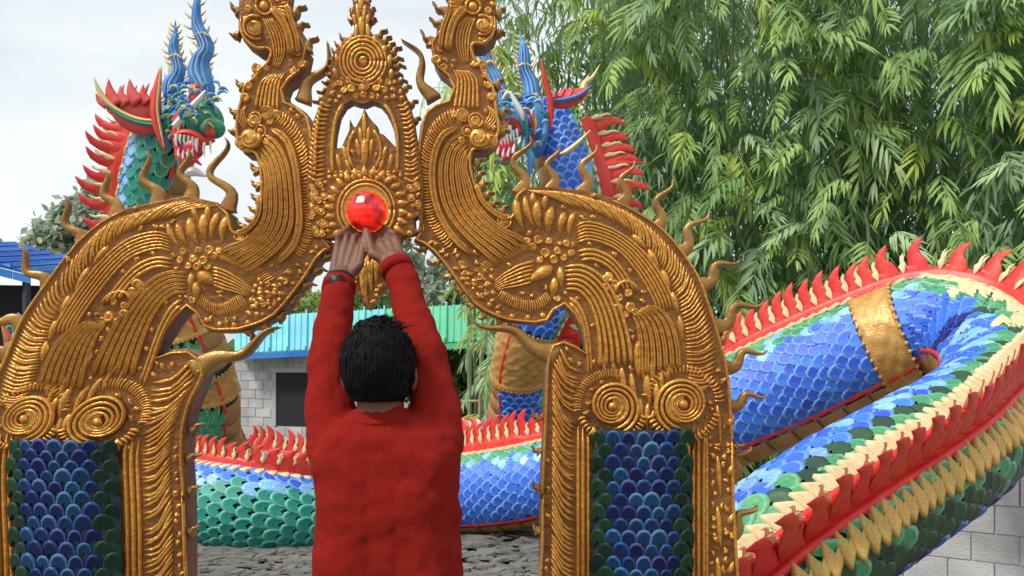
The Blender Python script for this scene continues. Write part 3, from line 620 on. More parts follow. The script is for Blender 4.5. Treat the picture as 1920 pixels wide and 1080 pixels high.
for a, b, wd in (((684, 212), (685, 268), 9), ((676, 240), (680, 280), 8), ((693, 240), (690, 280), 8), ((670, 262), (676, 300), 9), ((700, 262), (694, 300), 9), ((685, 262), (685, 320), 16), ((645, 275), (654, 312), 10), ((726, 275), (716, 312), 10), ((634, 290), (640, 325), 10), ((736, 290), (730, 325), 10), ((650, 300), (660, 328), 9), ((720, 300), (710, 328), 9)): C_.drop(a, b, wd, mb, base=B0)
mb.build('lotus_relief', M['gold'], crest)
mb = MB()
for r, wd in ((45, 7), (53, 6)): C_.ring((688, 395), r, wd, mb, B0, 1.05, 36)
mb.build('niche_ring', M['gold'], crest)
mb = MB(); a = np.linspace(0, 2*math.pi, 30); V = list(AP(np.c_[688+42*np.cos(a), 395+44*np.sin(a)], B0+.002)); mb.add(V+[AP(np.array((688, 395)), B0+.003)], [(j, j+1, 30) for j in range(29)]); mb.build('niche_disc', M['gold'], crest)
mb = MB()
for k in range(26):
    a = 2*math.pi*k/26; C_.drop((688+60*math.cos(a), 395+62*math.sin(a)), (688+82*math.cos(a+.06), 395+84*math.sin(a+.06)), 13, mb, bend=.12, base=B0)
for k in range(22):
    a = 2*math.pi*(k+.5)/22; C_.boss((688+64*math.cos(a), 395+66*math.sin(a)), 3.5, mb, .9, B0)
tag(mb.build('niche_petal', M['gold'], crest), kind='stuff')
mb = MB()
for k in range(60):
    c = (rng.uniform(584, 612) if rng.random() < .5 else rng.uniform(766, 790), rng.uniform(342, 440))
    if 772 < c[0] < 792 and 400 < c[1] < 440: continue
    r = rng.uniform(4.5, 8); C_.boss(c, r, mb, .8, B0)
    if r > 6.2: C_.ring(c, r*.8, 3.2, mb, B0+.004, n=10)
for x in range(620, 760, 11): C_.boss((x, 334+rng.uniform(-3, 3)), 5.5, mb, .8, B0); C_.drop((x-3, 322), (x+3, 330), 8, mb, base=B0)
tag(mb.build('crest_boss', M['gold'], crest), kind='stuff')
mb = MB()
for k, (dx, y0, y1, wd) in enumerate(((0, 480, 575, 16), (13, 478, 552, 12), (26, 474, 534, 12), (38, 470, 512, 11))):
    for sg in ((1,) if dx == 0 else (1, -1)):
        C_.drop((692+sg*dx*1.15, y0), (692+sg*dx*.55, y1), wd, mb, base=B0, bend=.1*sg); C_.drop((692+sg*dx*1.1, y0+10), (692+sg*(dx*.8+5), y0+40), 8, mb, base=B0+.006)
mb.build('pendant_leaf', M['gold'], crest)
C_.fill(CR_OUT, 590, (8, 14), 6000, B0) if False else None
HO = np.array([q for q in cat_pts(HOLE+[HOLE[0]], 120)]); C_.mark(HO, 10, False); C_.mark(np.array([(x, y) for x in np.linspace(630, 742, 30) for y in np.linspace(200, 275, 20)]), 8, False); C_.mark(np.array([(x, y) for x in np.linspace(652, 724, 20) for y in np.linspace(360, 430, 20)]), 8, False); C_.mark(np.array([(782, 410), (782, 420), (782, 432)]), 22, False)
C_.fill(CR_OUT, 590, (8, 14), 7000, B0)
for base, tip in (((650, 78), (637, 66)), ((640, 88), (628, 80)), ((632, 100), (622, 92)), ((628, 112), (618, 110)), ((624, 126), (613, 124)), ((622, 140), (612, 139)), ((620, 152), (606, 154)), ((616, 166), (598, 172)), ((608, 182), (590, 190)),
                  ((706, 70), (721, 56)), ((718, 78), (730, 68)), ((726, 90), (737, 80)), ((732, 100), (748, 88)), ((734, 112), (752, 108)), ((736, 124), (756, 122)), ((738, 138), (752, 138)), ((744, 152), (760, 150)), ((756, 166), (768, 160)), ((768, 196), (780, 188)), ((776, 226), (786, 220)),
                  ((662, 24), (656, 16)), ((660, 38), (653, 36)), ((694, 20), (701, 14)), ((696, 36), (704, 34)), ((668, 4), (662, -4)), ((686, 4), (692, -4)), ((612, 450), (625, 462)), ((635, 452), (628, 466)), ((766, 444), (760, 460))):
    C_.spike(base, (base[0]+(tip[0]-base[0])*1.25, base[1]+(tip[1]-base[1])*1.25), 12, .15, th=.028, name='edge_thorn', n=8, h0=-.012)
tag(arch, kind='thing')
# ------------------------------------------------------------------ the man holding up the red ball
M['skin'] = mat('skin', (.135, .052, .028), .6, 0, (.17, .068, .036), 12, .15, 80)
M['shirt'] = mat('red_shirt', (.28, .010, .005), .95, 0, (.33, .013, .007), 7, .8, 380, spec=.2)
M['hair'] = mat('black_hair', (.005, .005, .006), .7, 0, bump=.4, bscale=120, spec=.12)
M['trouser'] = mat('dark_trousers', (.03, .03, .04), .9)
M['strap'] = mat('black_wristband', (.006, .006, .01), .5)
M['shoe'] = mat('dark_sandal', (.03, .025, .02), .6)
YM = 2.05
man = thing('person', 'man in long sleeved red shirt seen from behind raising both hands to the niche', 'person', tuple(at(710, 700, YM)*(1, 1, 0)))
def caps(mb, p, q, r0, r1, k=14, sq=1.0):
    p, q = np.array(p, float), np.array(q, float); d = q-p; L = np.linalg.norm(d); d /= L+1e-9
    u = np.cross(d, (0, 1, 0)); 
    if np.linalg.norm(u) < .1: u = np.cross(d, (1, 0, 0))
    u /= np.linalg.norm(u); v = np.cross(d, u); V = []; rings = []
    for a in (-90, -60, -30): rings.append((p+d*r0*math.sin(R_(a)), r0*math.cos(R_(a))))
    rings.append((p, r0)); rings.append(((p+q)/2, (r0+r1)/2)); rings.append((q, r1))
    for a in (30, 60, 90): rings.append((q+d*r1*math.sin(R_(a)), r1*math.cos(R_(a))))
    for c, r in rings:
        r = max(r, 1e-4)
        for j in range(k): V.append(c+r*(math.cos(2*math.pi*j/k)*u+math.sin(2*math.pi*j/k)*v*sq))
    Fc = [(i*k+j, i*k+(j+1) % k, (i+1)*k+(j+1) % k, (i+1)*k+j) for i in range(len(rings)-1) for j in range(k)]
    Fc += [tuple(range(k))[::-1], tuple((len(rings)-1)*k+j for j in range(k))]
    mb.add(V, Fc)
def remeshed(name, mb, m, parent, vox, smooth=4, disp=0., dscale=.1):
    o = mb.build(name, M[m], parent)
    r = o.modifiers.new('remesh', 'REMESH'); r.mode = 'VOXEL'; r.voxel_size = vox; r.use_smooth_shade = True
    s = o.modifiers.new('smooth', 'SMOOTH'); s.iterations = smooth; s.factor = .5
    if disp:
        tx = bpy.data.textures.new(name+'_folds', 'CLOUDS'); tx.noise_scale = dscale; tx.noise_depth = 2
        d = o.modifiers.new('folds', 'DISPLACE'); d.texture = tx; d.strength = disp; d.mid_level = .5; d.texture_coords = 'LOCAL'
    if name == 'shirt':
        tx = bpy.data.textures.new('fine_folds', 'CLOUDS'); tx.noise_scale = .05; tx.noise_depth = 1; d = o.modifiers.new('fine', 'DISPLACE'); d.texture = tx; d.strength = .007; d.mid_level = .5; d.texture_coords = 'LOCAL'
    return o
P = lambda px, py, Y: at(px, py, Y)
nz_ = lambda v: v/np.linalg.norm(v)
ball_c = P(688, 397, 2.40); ball_r = 38*2.40/F
head = P(710, 697, YM); nk0 = P(712, 792, YM+.0); nk1 = P(711, 742, YM)
shL, shR = P(627, 838, YM+.02), P(818, 828, YM+.02)
elL, elR = P(612, 690, YM+.09), P(800, 668, YM+.10)
wrL, wrR = P(636, 535, YM+.24), P(744, 500, YM+.25)
knL, knR = P(655, 462, YM+.31), P(722, 458, YM+.31)
hipc = P(725, 1105, YM); groundx = lambda px: P(px, 700, YM)[0]
body = MB()
# torso, pelvis, legs
chest = (P(640, 880, YM), P(806, 880, YM))
for a, b, r0, r1 in ((P(672, 860, YM), P(776, 860, YM), .095, .095), (P(672, 960, YM), P(778, 960, YM), .095, .095), (P(676, 1080, YM), P(778, 1080, YM), .09, .09)): caps(body, a, b, r0*.85, r1*.85, 14, .75)
caps(body, P(700, 860, YM), P(720, 1090, YM), .085, .085, 14, .8); caps(body, P(750, 860, YM), P(740, 1090, YM), .085, .085, 14, .8)
caps(body, nk0, nk1+np.array([0, 0, .03]), .055, .05)
for sg, px in ((-1, 680), (1, 780)):
    h = P(px, 1110, YM); kx = h+np.array([sg*.015, .02, 0]); kx[2] = .47; an = kx+np.array([sg*.01, -.02, 0]); an[2] = .09
    caps(body, h, kx, .092, .058); caps(body, kx, an, .06, .038); caps(body, an, an+np.array([sg*.02, .15, -.055]), .04, .03); caps(body, an, an+np.array([0, -.03, -.05]), .04, .035)
for sh, el_, wr in ((shL, elL, wrL), (shR, elR, wrR)): caps(body, sh, el_, .056, .043); caps(body, el_, wr, .043, .027)
caps(body, P(672, 850, YM), shL, .06, .06); caps(body, P(780, 845, YM), shR, .06, .06)
# head: skull, jaw, ears, nose
ellipsoid(body, head+np.array([0, 0, .012]), (.075, .094, .098), 20, 14); ellipsoid(body, head+np.array([0, .035, -.05]), (.058, .062, .07), 16, 10)
for sg in (-1, 1): ellipsoid(body, head+np.array([sg*.079, .008, -.012]), (.011, .02, .034), 10, 8)
caps(body, head+np.array([0, .09, .0]), head+np.array([0, .108, -.03]), .010, .014, 8)
ellipsoid(body, head+np.array([0, .098, -.058]), (.024, .012, .010), 10, 6)
for sg in (-1, 1): ellipsoid(body, head+np.array([sg*.033, .086, .008]), (.016, .012, .011), 10, 6)
# hands: palm, four unequal fingers closing on the ball, thumb from the side
def hand(wr, kn, sg):
    up = kn-wr; L = np.linalg.norm(up); up /= L; side = np.array([1., 0, 0])*sg        # side: towards the other hand (thumb side below the ball)
    nrm = np.cross(up, side)*sg; nrm /= np.linalg.norm(nrm); side = np.cross(nrm, up)*1.; 
    if side[0]*sg < 0: side = -side
    for k in range(4):
        o = (k-1.5)*.0205; caps(body, wr+side*o*.6+up*.01, kn+side*o, .016, .0112, 10)
    caps(body, wr, wr+up*.03, .027, .027, 12)
    tgt_dir = [(-.55, -.25), (-.25, .25), (.12, .55), (.45, .62)]
    for k, ln in enumerate((.066, .078, .074, .058)):
        o = (k-1.5)*.0205; b = kn+side*o
        # bend round the ball surface in two joints
        v = (b-ball_c); ang = math.atan2(v[2], v[0])
        out = np.array([v[0], 0, v[2]]); out /= np.linalg.norm(out)+1e-9
        m1 = b+up*ln*.45+np.array([-sg*.004, -.004+.010*(k-1), 0]); e = m1-ball_c; d = np.linalg.norm(e); m1 = ball_c+e/d*max(d, ball_r+.010)
        m2 = m1+(up*.55+np.array([sg*.25, .35, 0]))*ln*.42; e = m2-ball_c; d = np.linalg.norm(e); m2 = ball_c+e/d*(ball_r+.0085)
        m3 = m2+(up*.35+np.array([sg*.45, .35, 0]))*ln*.34; e = m3-ball_c; d = np.linalg.norm(e); m3 = ball_c+e/d*(ball_r+.0075)
        ellipsoid(body, b+(0, -.004, 0), (.0105, .0105, .0105), 10, 7); caps(body, b, m1, .0092, .0084, 10); ellipsoid(body, m1, (.0095,)*3, 8, 6); caps(body, m1, m2, .0084, .0076, 10); caps(body, m2, m3, .0076, .0064, 10)
    t0 = wr+up*.035+side*.02; t1 = t0+up*.035+side*.022+np.array([0, -.012, 0]); e = t1+up*.035+side*.008-ball_c; t2 = ball_c+e/np.linalg.norm(e)*(ball_r+.009)
    caps(body, t0, t1, .0155, .0125, 10); caps(body, t1, t2, .012, .009, 10)
hand(wrL, knL, 1); hand(wrR, knR, -1)
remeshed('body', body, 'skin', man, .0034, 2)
# shirt
sh = MB()
for a, b, r0, r1 in ((P(668, 868, YM), P(778, 864, YM), .108, .108), (P(674, 960, YM), P(780, 960, YM), .108, .108), (P(676, 1075, YM), P(782, 1075, YM), .108, .108), (P(676, 1120, YM), P(784, 1120, YM), .11, .11)): caps(sh, a, b, r0, r1, 18, .88)
for x0, x1 in ((676, 678), (725, 730), (774, 780)): caps(sh, P(x0, 860, YM), P(x1, 1120, YM), .108, .108, 18, .9)
caps(sh, P(690, 812, YM), P(735, 812, YM), .066, .066); caps(sh, P(712, 800, YM), P(712, 785, YM), .066, .058)
for s_, e_, w_, x in ((shL, elL, wrL, 672), (shR, elR, wrR, 776)):
    caps(sh, P(x, 862, YM), s_, .085, .068); caps(sh, s_, e_, .066, .050); wv = e_+(w_-e_)*.98; caps(sh, e_, wv, .052, .039)
    m_ = e_*.4+s_*.6; caps(sh, P(x, 905, YM), m_, .06, .055)
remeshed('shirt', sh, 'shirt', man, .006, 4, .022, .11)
cf = MB()
for e_, w_ in ((elL, wrL), (elR, wrR)):
    d = nz_(w_-e_); c = e_+(w_-e_)*.97; tube(cf, [c-d*.012, c+d*.016], [.0435, .0425], 22)
cf2 = MB(); a = np.linspace(0, 2*math.pi, 25)
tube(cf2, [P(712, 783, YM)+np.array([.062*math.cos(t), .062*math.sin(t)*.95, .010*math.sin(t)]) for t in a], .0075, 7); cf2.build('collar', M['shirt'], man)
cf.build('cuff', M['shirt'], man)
tr = MB()
for px in (680, 780):
    h = P(px, 1110, YM); kx = h+np.array([0, .02, 0]); kx[2] = .47; an = kx.copy(); an[2] = .12; caps(tr, h, kx, .105, .078); caps(tr, kx, an, .078, .066)
caps(tr, P(680, 1100, YM), P(780, 1100, YM), .10, .10); remeshed('trousers', tr, 'trouser', man, .012, 4, .02, .08)
for sg, px in ((-1, 680), (1, 780)):
    p = P(px, 1110, YM); mb = MB(); c = np.array([p[0]+sg*.03, p[1]+.06, .022]); ellipsoid(mb, c, (.05, .135, .02), 14, 6); caps(mb, c+(-.045, .03, .01), c+(0, .05, .045), .012, .012); caps(mb, c+(.045, .03, .01), c+(0, .05, .045), .012, .012); mb.build('sandal', M['shoe'], man)
# hair: cap of clumped locks
hb = MB(); hc = head+np.array([0, -.006, .016]); nu, nv = 44, 26; V = []
def hr(d):
    n_ = mnoise.noise(Vector(d*5))*.006+mnoise.noise(Vector((d[0]*22, d[1]*22, d[2]*5)))*.0045
    return np.array([.085, .104, .112])+n_
for i in range(nv+1):
    ph = math.pi*.80*i/nv
    for j in range(nu):
        th = 2*math.pi*j/nu; d = np.array([math.sin(ph)*math.cos(th), math.sin(ph)*math.sin(th), math.cos(ph)])
        if d[1] > .5 and d[2] < .25: k_ = .80
        else: k_ = 1
        if i == nv: k_ *= .86
        V.append(hc+d*hr(d)*k_)
hb.add(V, [(i*nu+j, (i+1)*nu+j, (i+1)*nu+(j+1) % nu, i*nu+(j+1) % nu) for i in range(nv) for j in range(nu)])
for _ in range(4500):
    ph = math.acos(1-random.random()*1.55); th = random.random()*2*math.pi; d = np.array([math.sin(ph)*math.cos(th), math.sin(ph)*math.sin(th), math.cos(ph)])
    if d[1] > .45 and d[2] < .2: continue
    p = hc+d*hr(d)*.985; tng = np.array([d[0]*.4, d[1]*.4-.1, -.9]); tng -= d*np.dot(tng, d); tng /= np.linalg.norm(tng)+1e-6
    if d[2] > .75: tng = np.array([random.gauss(.5, .5), random.gauss(-.2, .5), .12]); 
    ln = random.uniform(.014, .03); q = p+tng*ln*.5+d*.0022; r_ = p+tng*ln+d*random.uniform(-.002, .0018); s_ = np.cross(d, tng)*.0014
    hb.add([p-s_, p+s_, q+s_*.8, q-s_*.8, r_], [(0, 1, 2, 3), (3, 2, 4)])
hb.build('hair', M['hair'], man)
wb = MB(); d = (wrL-elL); d /= np.linalg.norm(d)
tube(wb, [wrL-d*.010, wrL+d*.022], [.0385, .0375], 20); box(wb, *(wrL[0]-.016, wrL[0]+.016), *(wrL[1]-.047, wrL[1]-.032), *(wrL[2]-.012, wrL[2]+.022)); wb.build('wristband', M['strap'], man)

# the ball: opaque red glass, emission standing in for light shining through it
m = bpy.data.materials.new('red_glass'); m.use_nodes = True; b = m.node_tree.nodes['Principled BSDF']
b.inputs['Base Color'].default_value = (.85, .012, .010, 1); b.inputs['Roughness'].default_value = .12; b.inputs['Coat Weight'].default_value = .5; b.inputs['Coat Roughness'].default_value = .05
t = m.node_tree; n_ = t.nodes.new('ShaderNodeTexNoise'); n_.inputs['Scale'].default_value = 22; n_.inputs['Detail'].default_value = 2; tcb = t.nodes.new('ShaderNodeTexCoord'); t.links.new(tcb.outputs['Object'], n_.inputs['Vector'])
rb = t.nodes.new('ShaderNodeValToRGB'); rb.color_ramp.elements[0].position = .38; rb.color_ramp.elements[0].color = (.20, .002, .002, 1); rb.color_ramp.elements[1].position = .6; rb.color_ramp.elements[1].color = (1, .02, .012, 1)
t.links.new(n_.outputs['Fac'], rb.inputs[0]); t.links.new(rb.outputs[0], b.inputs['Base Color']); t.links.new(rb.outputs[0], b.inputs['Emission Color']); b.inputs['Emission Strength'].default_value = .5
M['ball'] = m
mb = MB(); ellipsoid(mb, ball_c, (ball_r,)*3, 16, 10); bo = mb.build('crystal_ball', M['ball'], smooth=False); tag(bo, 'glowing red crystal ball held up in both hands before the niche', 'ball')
# ------------------------------------------------------------------ the two painted nagas
EYE = np.array([0, 0, CZ])
def nrmz(v): return v/(np.linalg.norm(v)+1e-12)
class Path:
    # rows: px, py, Y, radius, dorsal direction
    def __init__(s, rows, step=.03):
        A = np.array([np.r_[at(r[0], r[1], r[2]), r[3], r[4]] for r in rows]); n0 = 900
        B = cat_pts(A, n0); d = np.r_[0, np.cumsum(np.linalg.norm(np.diff(B[:, :3], axis=0), axis=1))]; s.L = d[-1]
        n = int(s.L/step); u = np.linspace(0, s.L, n); s.u = u
        s.C = np.stack([np.interp(u, d, B[:, k]) for k in range(3)], 1); s.r = np.interp(u, d, B[:, 3]); D = np.stack([np.interp(u, d, B[:, 4+k]) for k in range(3)], 1)
        s.T = np.gradient(s.C, axis=0); s.T /= np.linalg.norm(s.T, axis=1)[:, None]
        D = D-s.T*np.sum(D*s.T, 1)[:, None]; s.D = D/np.linalg.norm(D, axis=1)[:, None]; s.B = np.cross(s.T, s.D); s.n = n
    def at(s, u):
        f = np.clip(u/s.L*(s.n-1), 0, s.n-1.001); i = int(f); t = f-i; g = lambda X: X[i]*(1-t)+X[i+1]*t
        return g(s.C), g(s.r), nrmz(g(s.T)), nrmz(g(s.D)), nrmz(g(s.B))
    def surf(s, u, th, k=1.):
        C, r, T, D, B = s.at(u); n_ = math.cos(th)*D+math.sin(th)*B; return C+n_*r*k, n_, T, C, r
def pxof(p): return 960+p[0]/p[1]*F, HOR-(p[2]-CZ)/p[1]*F
def mat4(X, Y, Z, p, sx=1, sy=1, sz=1):
    return Matrix(((X[0]*sx, Y[0]*sy, Z[0]*sz, p[0]), (X[1]*sx, Y[1]*sy, Z[1]*sz, p[1]), (X[2]*sx, Y[2]*sy, Z[2]*sz, p[2]), (0, 0, 0, 1)))
def flame_mesh(name, m, lean=.55, curl=.12, w0=1.):
    mb = MB(); t = np.linspace(0, 1, 9)
    C = np.stack([lean*t**1.2+curl*np.sin(t*2*math.pi)*1.0, np.zeros(9), t], 1); wd = w0*np.array([1.05, 1., .9, .78, .66, .55, .40, .22, .03])
    sweep(mb, C, wd, (0, 1., 0), np.full(9, .16)*(1-.6*t), FLAME); return mb.mesh(name, [m])
FL = {}
for k in ('red', 'cream', 'pink'):
    for sg in (1, -1): FL[k, sg] = flame_mesh('crest_flame', M[k], .62*sg, .16*sg, .85 if k != 'cream' else .6)
RIMS = {'bluescale': 'blue_rim', 'greenscale': 'green_rim', 'tealscale': 'teal_rim', 'bluescale2': 'bluescale', 'greendark': 'greendark'}
SM = {k: scale_mesh('scale', [M[k], M[RIMS.get(k, k)]], .26) for k in ('bluescale', 'greenscale', 'tealscale', 'ltblue', 'bluescale2', 'greendark')}
SM['cream'] = scale_mesh('scale', [M['cream']], .34, True); SM['yellow'] = scale_mesh('scale', [M['yellow']], .42, True)
def join_into(mb_dict, me, m4):
    key = me.materials[0].name; b = mb_dict.setdefault(key, (MB(), list(me.materials)))[0]
    vs = [m4 @ v.co for v in me.vertices]; o = len(b.v); b.v.extend([tuple(v) for v in vs])
    for p in me.polygons: b.f.append(tuple(i+o for i in p.vertices)); b.mi.append(p.material_index)

def naga_body(root, path, colour, flip=1, us=(0, None), lean=1, scale=.115, collars=(), crest=(0, None), flame_h=.26, flame_step=.115, seam=2.35, cl=lambda u: 0., nk_=lambda u: 1., edge=lambda u, sg: ('cream', 1.)):
    u1 = us[1] or path.L
    mb = MB(); k = 26; V = []; uu = np.linspace(0, path.L, max(30, int(path.L/.07)))
    for u in uu:
        C, r, T, D, B = path.at(u)
        for j in range(k): a = 2*math.pi*j/k; V.append(C+(math.cos(a)*D+math.sin(a)*B)*r*.97)
    mb.add(V, [(i*k+j, i*k+(j+1) % k, (i+1)*k+(j+1) % k, (i+1)*k+j) for i in range(len(uu)-1) for j in range(k)]+[tuple(range(k)), tuple((len(uu)-1)*k+j for j in range(k))])
    mb.build('body', M['body'], root)
    cand = []; row = 0; u = us[0]
    while u < u1:
        C, r, T, D, B = path.at(u); nk = max(12, int(round(2*math.pi*r/(scale*.92)))); 
        for j in range(nk):
            th = -math.pi+(j+(.5 if row % 2 else 0))*2*math.pi/nk
            if abs(th) > seam or abs(th) < .24: continue
            if any(c0 < u < c1 for c0, c1 in collars): continue
            p, n_, T_, _, rr = path.surf(u, th, .985); view = nrmz(EYE-p); fc = float(np.dot(n_, view)); px, py = pxof(p)
            wpx = 2*math.pi*rr/nk*1.12
            cand.append((int(fc > .02 and -40 < px < 1960 and -40 < py < 1120), max(fc, 0)/p[1]**2, p, n_, T_, th, wpx, u))
        row += 1; u += scale*.70*min(1., max(.62, r/.30))
    order = sorted(range(len(cand)), key=lambda i: (-cand[i][0], -cand[i][1])); rest = {}; c = 0
    for rank, i in enumerate(order):
        vis, ar, p, n_, T_, th, wpx, u = cand[i]
        key, ln = colour(th, u); me = SM[key]
        nn = nrmz(n_+rng.normal(0, .035, 3)); Yv = nrmz(T_*flip-nn*np.dot(T_*flip, nn)); X = np.cross(Yv, nn); s_ = wpx*rng.uniform(1.10, 1.20)*(1.12 if key in ('cream', 'yellow') else 1)
        m4 = mat4(X, Yv, nn, p, s_, s_*ln*1.12, s_)
        if vis and c < 296: link('scale', me, root, m4); c += 1
        else: join_into(rest, me, m4)
    for kname, (b, mm) in rest.items(): tag(b.build('scale_cover', mm, root), kind='stuff')
    # belly plates
    u = us[0]
    while u < u1-.2:
        if not any(c0 < u+.1 < c1 for c0, c1 in collars):
            mb = MB(); V = []; na = 9
            for q, kk in ((0, .99), (.02, 1.045), (.17, 1.055), (.205, .985)):
                for a in np.linspace(seam+.10, 2*math.pi-seam-.10, na): V.append(path.surf(min(u+q, path.L), a, kk)[0])
            mb.add(V, [(i*na+j, i*na+j+1, (i+1)*na+j+1, (i+1)*na+j) for i in range(3) for j in range(na-1)])
            mb.build('belly_plate', M['tan'], root)
        u += .21
    for sg in (1, -1):
        mb = MB(); uu = np.linspace(us[0], u1-.02, int((u1-us[0])/.06)); tube(mb, [path.surf(u, sg*(seam+.02), 1.0)[0] for u in uu], .026, 6); mb.build('belly_border', M['red'], root)
        mb = MB(); uu = np.linspace(crest[0], (crest[1] or path.L)-.02, int(((crest[1] or path.L)-crest[0])/.06)); tube(mb, [path.surf(u, sg*.10, 1.0)[0] for u in uu], .024, 6); mb.build('crest_border', M['red'], root)
    # crest: a solid red fin at the root, flames and pale tongues above it
    mb = MB(); cu = np.linspace(crest[0], (crest[1] or path.L)-.02, int(((crest[1] or path.L)-crest[0])/.05)); V = []
    for u in cu:
        C, r, T, D0, B = path.at(u); hsc = flame_h*(.75+.25*min(1, r/.28))*nk_(u)*.38; D = D0
        D = nrmz(D+B*cl(u))
        for b_, d_ in ((-.034, 0), (-.026, hsc*.6), (-.012, hsc), (.012, hsc), (.026, hsc*.6), (.034, 0)): V.append(C+D0*r*.97+D*d_+B*b_)
    mb.add(V, [(i*6+j, i*6+j+1, (i+1)*6+j+1, (i+1)*6+j) for i in range(len(cu)-1) for j in range(5)]); mb.build('crest_fin', M['red'], root)
    u = crest[0]+.05; k = 0
    while u < (crest[1] or path.L)-.05:
        C, r, T, D, B = path.at(u); p = C+D*r*.99; hsc = flame_h*(.75+.25*min(1, r/.28))*nk_(u); D = nrmz(D+B*cl(u))
        Dn = nrmz(D+rng.normal(0, .03, 3))
        m4 = mat4(T, B, Dn, p, flame_step*1.85, .10, hsc*rng.uniform(.92, 1.1))
        link('crest_flame', FL['red', lean], root, m4)
        for sg in (1, -1):
            p2 = path.surf(min(u+flame_step*(.5+lean*.25), path.L), sg*.05, 1.0)[0]+D*hsc*.34; link('crest_tongue', FL['cream', lean], root, mat4(T, B, nrmz(D+B*sg*.02), p2, flame_step*.62, .05, hsc*.42))
        u += flame_step; k += 1
    # pointed leaves hanging either side of the crest
    u = crest[0]+.06
    while u < (crest[1] or path.L)-.05:
        for sg in (1, -1):
            if any(c0-.03 < u < c1+.03 for c0, c1 in collars): continue
            key, ln = edge(u, sg); r = path.at(u)[1]; wl = .098; th = sg*(.12+wl*ln*.55/r); p, n_, T_, _, rr = path.surf(u, th, 1.01); B_ = nrmz(np.cross(T_, n_))*sg
            Yv = nrmz(np.cross(n_, T_)*-sg+T_*(-lean)*.55*-1); Yv = -nrmz((np.cross(T_, n_)*(-1 if np.dot(np.cross(T_, n_), path.surf(u, th+sg*.1, 1.)[0]-p) < 0 else 1))+T_*lean*.6)
            nn = nrmz(n_+rng.normal(0, .04, 3)); Yv = nrmz(Yv-nn*np.dot(Yv, nn)); X = np.cross(Yv, nn); s_ = wl*rng.uniform(.98, 1.12)
            link('crest_leaf', SM[key], root, mat4(X, Yv, nn, p, s_*(1.1 if key == 'cream' else 1.05), s_*ln, s_*1.2))
        u += .088 if edge(u, 1)[0] == 'cream' else .066
    for c0, c1 in collars:
        mb = MB(); ku = max(8, int((c1-c0)/.013)); ka = 84; V = []
        for i in range(ku+1):
            u = c0+(c1-c0)*i/ku; e = min(i, ku-i)/ku
            for j in range(ka):
                a = 2*math.pi*j/ka; x = a*path.at(u)[1]
                rel = .05+(.035 if e < .09 else .0)
                if e >= .13:
                    q = mnoise.noise(Vector((x*24, u*24, 1.)))*.030+math.sin(x*46)*math.sin((u-c0)*52)*.016; rel += max(-.01, q)
                V.append(path.surf(u, a, 1+rel/max(path.at(u)[1], .15)*.35)[0])
        mb.add(V, [(i*ka+j, i*ka+(j+1) % ka, (i+1)*ka+(j+1) % ka, (i+1)*ka+j) for i in range(ku) for j in range(ka)]); mb.build('collar', M['ochre'], root)
        for cu in (c0, c1):
            mb = MB(); nb = 40
            for j in range(nb): ellipsoid(mb, path.surf(cu, 2*math.pi*j/nb, 1.07)[0], (.018,)*3, 6, 4)
            tag(mb.build('collar_bead', M['ochre'], root), kind='stuff')

# head parts: swept leaf shapes laid out at the head's own distance
def leaf3(P, W, th=.4, name='leaf', m='red', root=None, Y=8.5, dy=0., n=18, mb=None, prof=FLAME):
    own = mb is None; mb = mb or MB(); Q = cat_pts(np.c_[np.array(P, float), np.array(W, float)], n); k = Y/F
    C = np.array([at(q[0], q[1], Y) for q in Q]); C[:, 1] += dy; wd = np.maximum(Q[:, 2], .5)*k
    sweep(mb, C, wd, FRONT, wd*th, prof)
    if own: return mb.build(name, M[m], root)
def jags(P, W, side, ln, root, m, Y, dy=0., k=9, name='horn_flame', w=7, up=.8):
    # little flame tips along one edge of a horn
    mb = MB(); Q = cat_pts(np.c_[np.array(P, float), np.array(W, float)], k+2)[1:-1]; T = np.gradient(Q[:, :2], axis=0)
    for i in range(k):
        t = nrmz(T[i]); nrm = np.array([-t[1], t[0]])*side; b = Q[i, :2]+nrm*Q[i, 2]*.36; d = nrmz(nrm-t*up*1.) if t[1] > 0 else nrmz(nrm+t*up)
        L = ln*(.6+.4*math.sin(math.pi*(i+.5)/k)); e = b+d*L; mid = (b+e)/2+np.array([0, 2.])
        leaf3([b-d*3, mid, e], [w, w*.7, .8], .35, Y=Y, dy=dy, n=7, mb=mb)
    return mb.build(name, M[m], root)
def oval(c, rx, ry, depth, root, m, Y, dy=0., name='boss'):
    mb = MB(); p = at(c[0], c[1], Y); p[1] += dy; k = Y/F; ellipsoid(mb, p, (rx*k, depth*k, ry*k), 22, 14); return mb.build(name, M[m], root)
def fang(P, W, root, Y, dy, m='white', name='fang'): return leaf3(P, W, .5, name, m, root, Y, dy, 9)
M['gold_edge'] = mat('gold_edging', (.60, .46, .16), .42, .15, (.66, .56, .28), 12, .3, 50)
M['hornblue'] = mat('horn_blue', (.03, .16, .58), .35, 0, (.08, .32, .66), 6, .3, 30)
M['headgreen'] = mat('head_green', (.02, .22, .15), .38, 0, (.05, .32, .16), 6, .3, 30)
M['tongue'] = mat('tongue_red', (.60, .03, .06), .35)

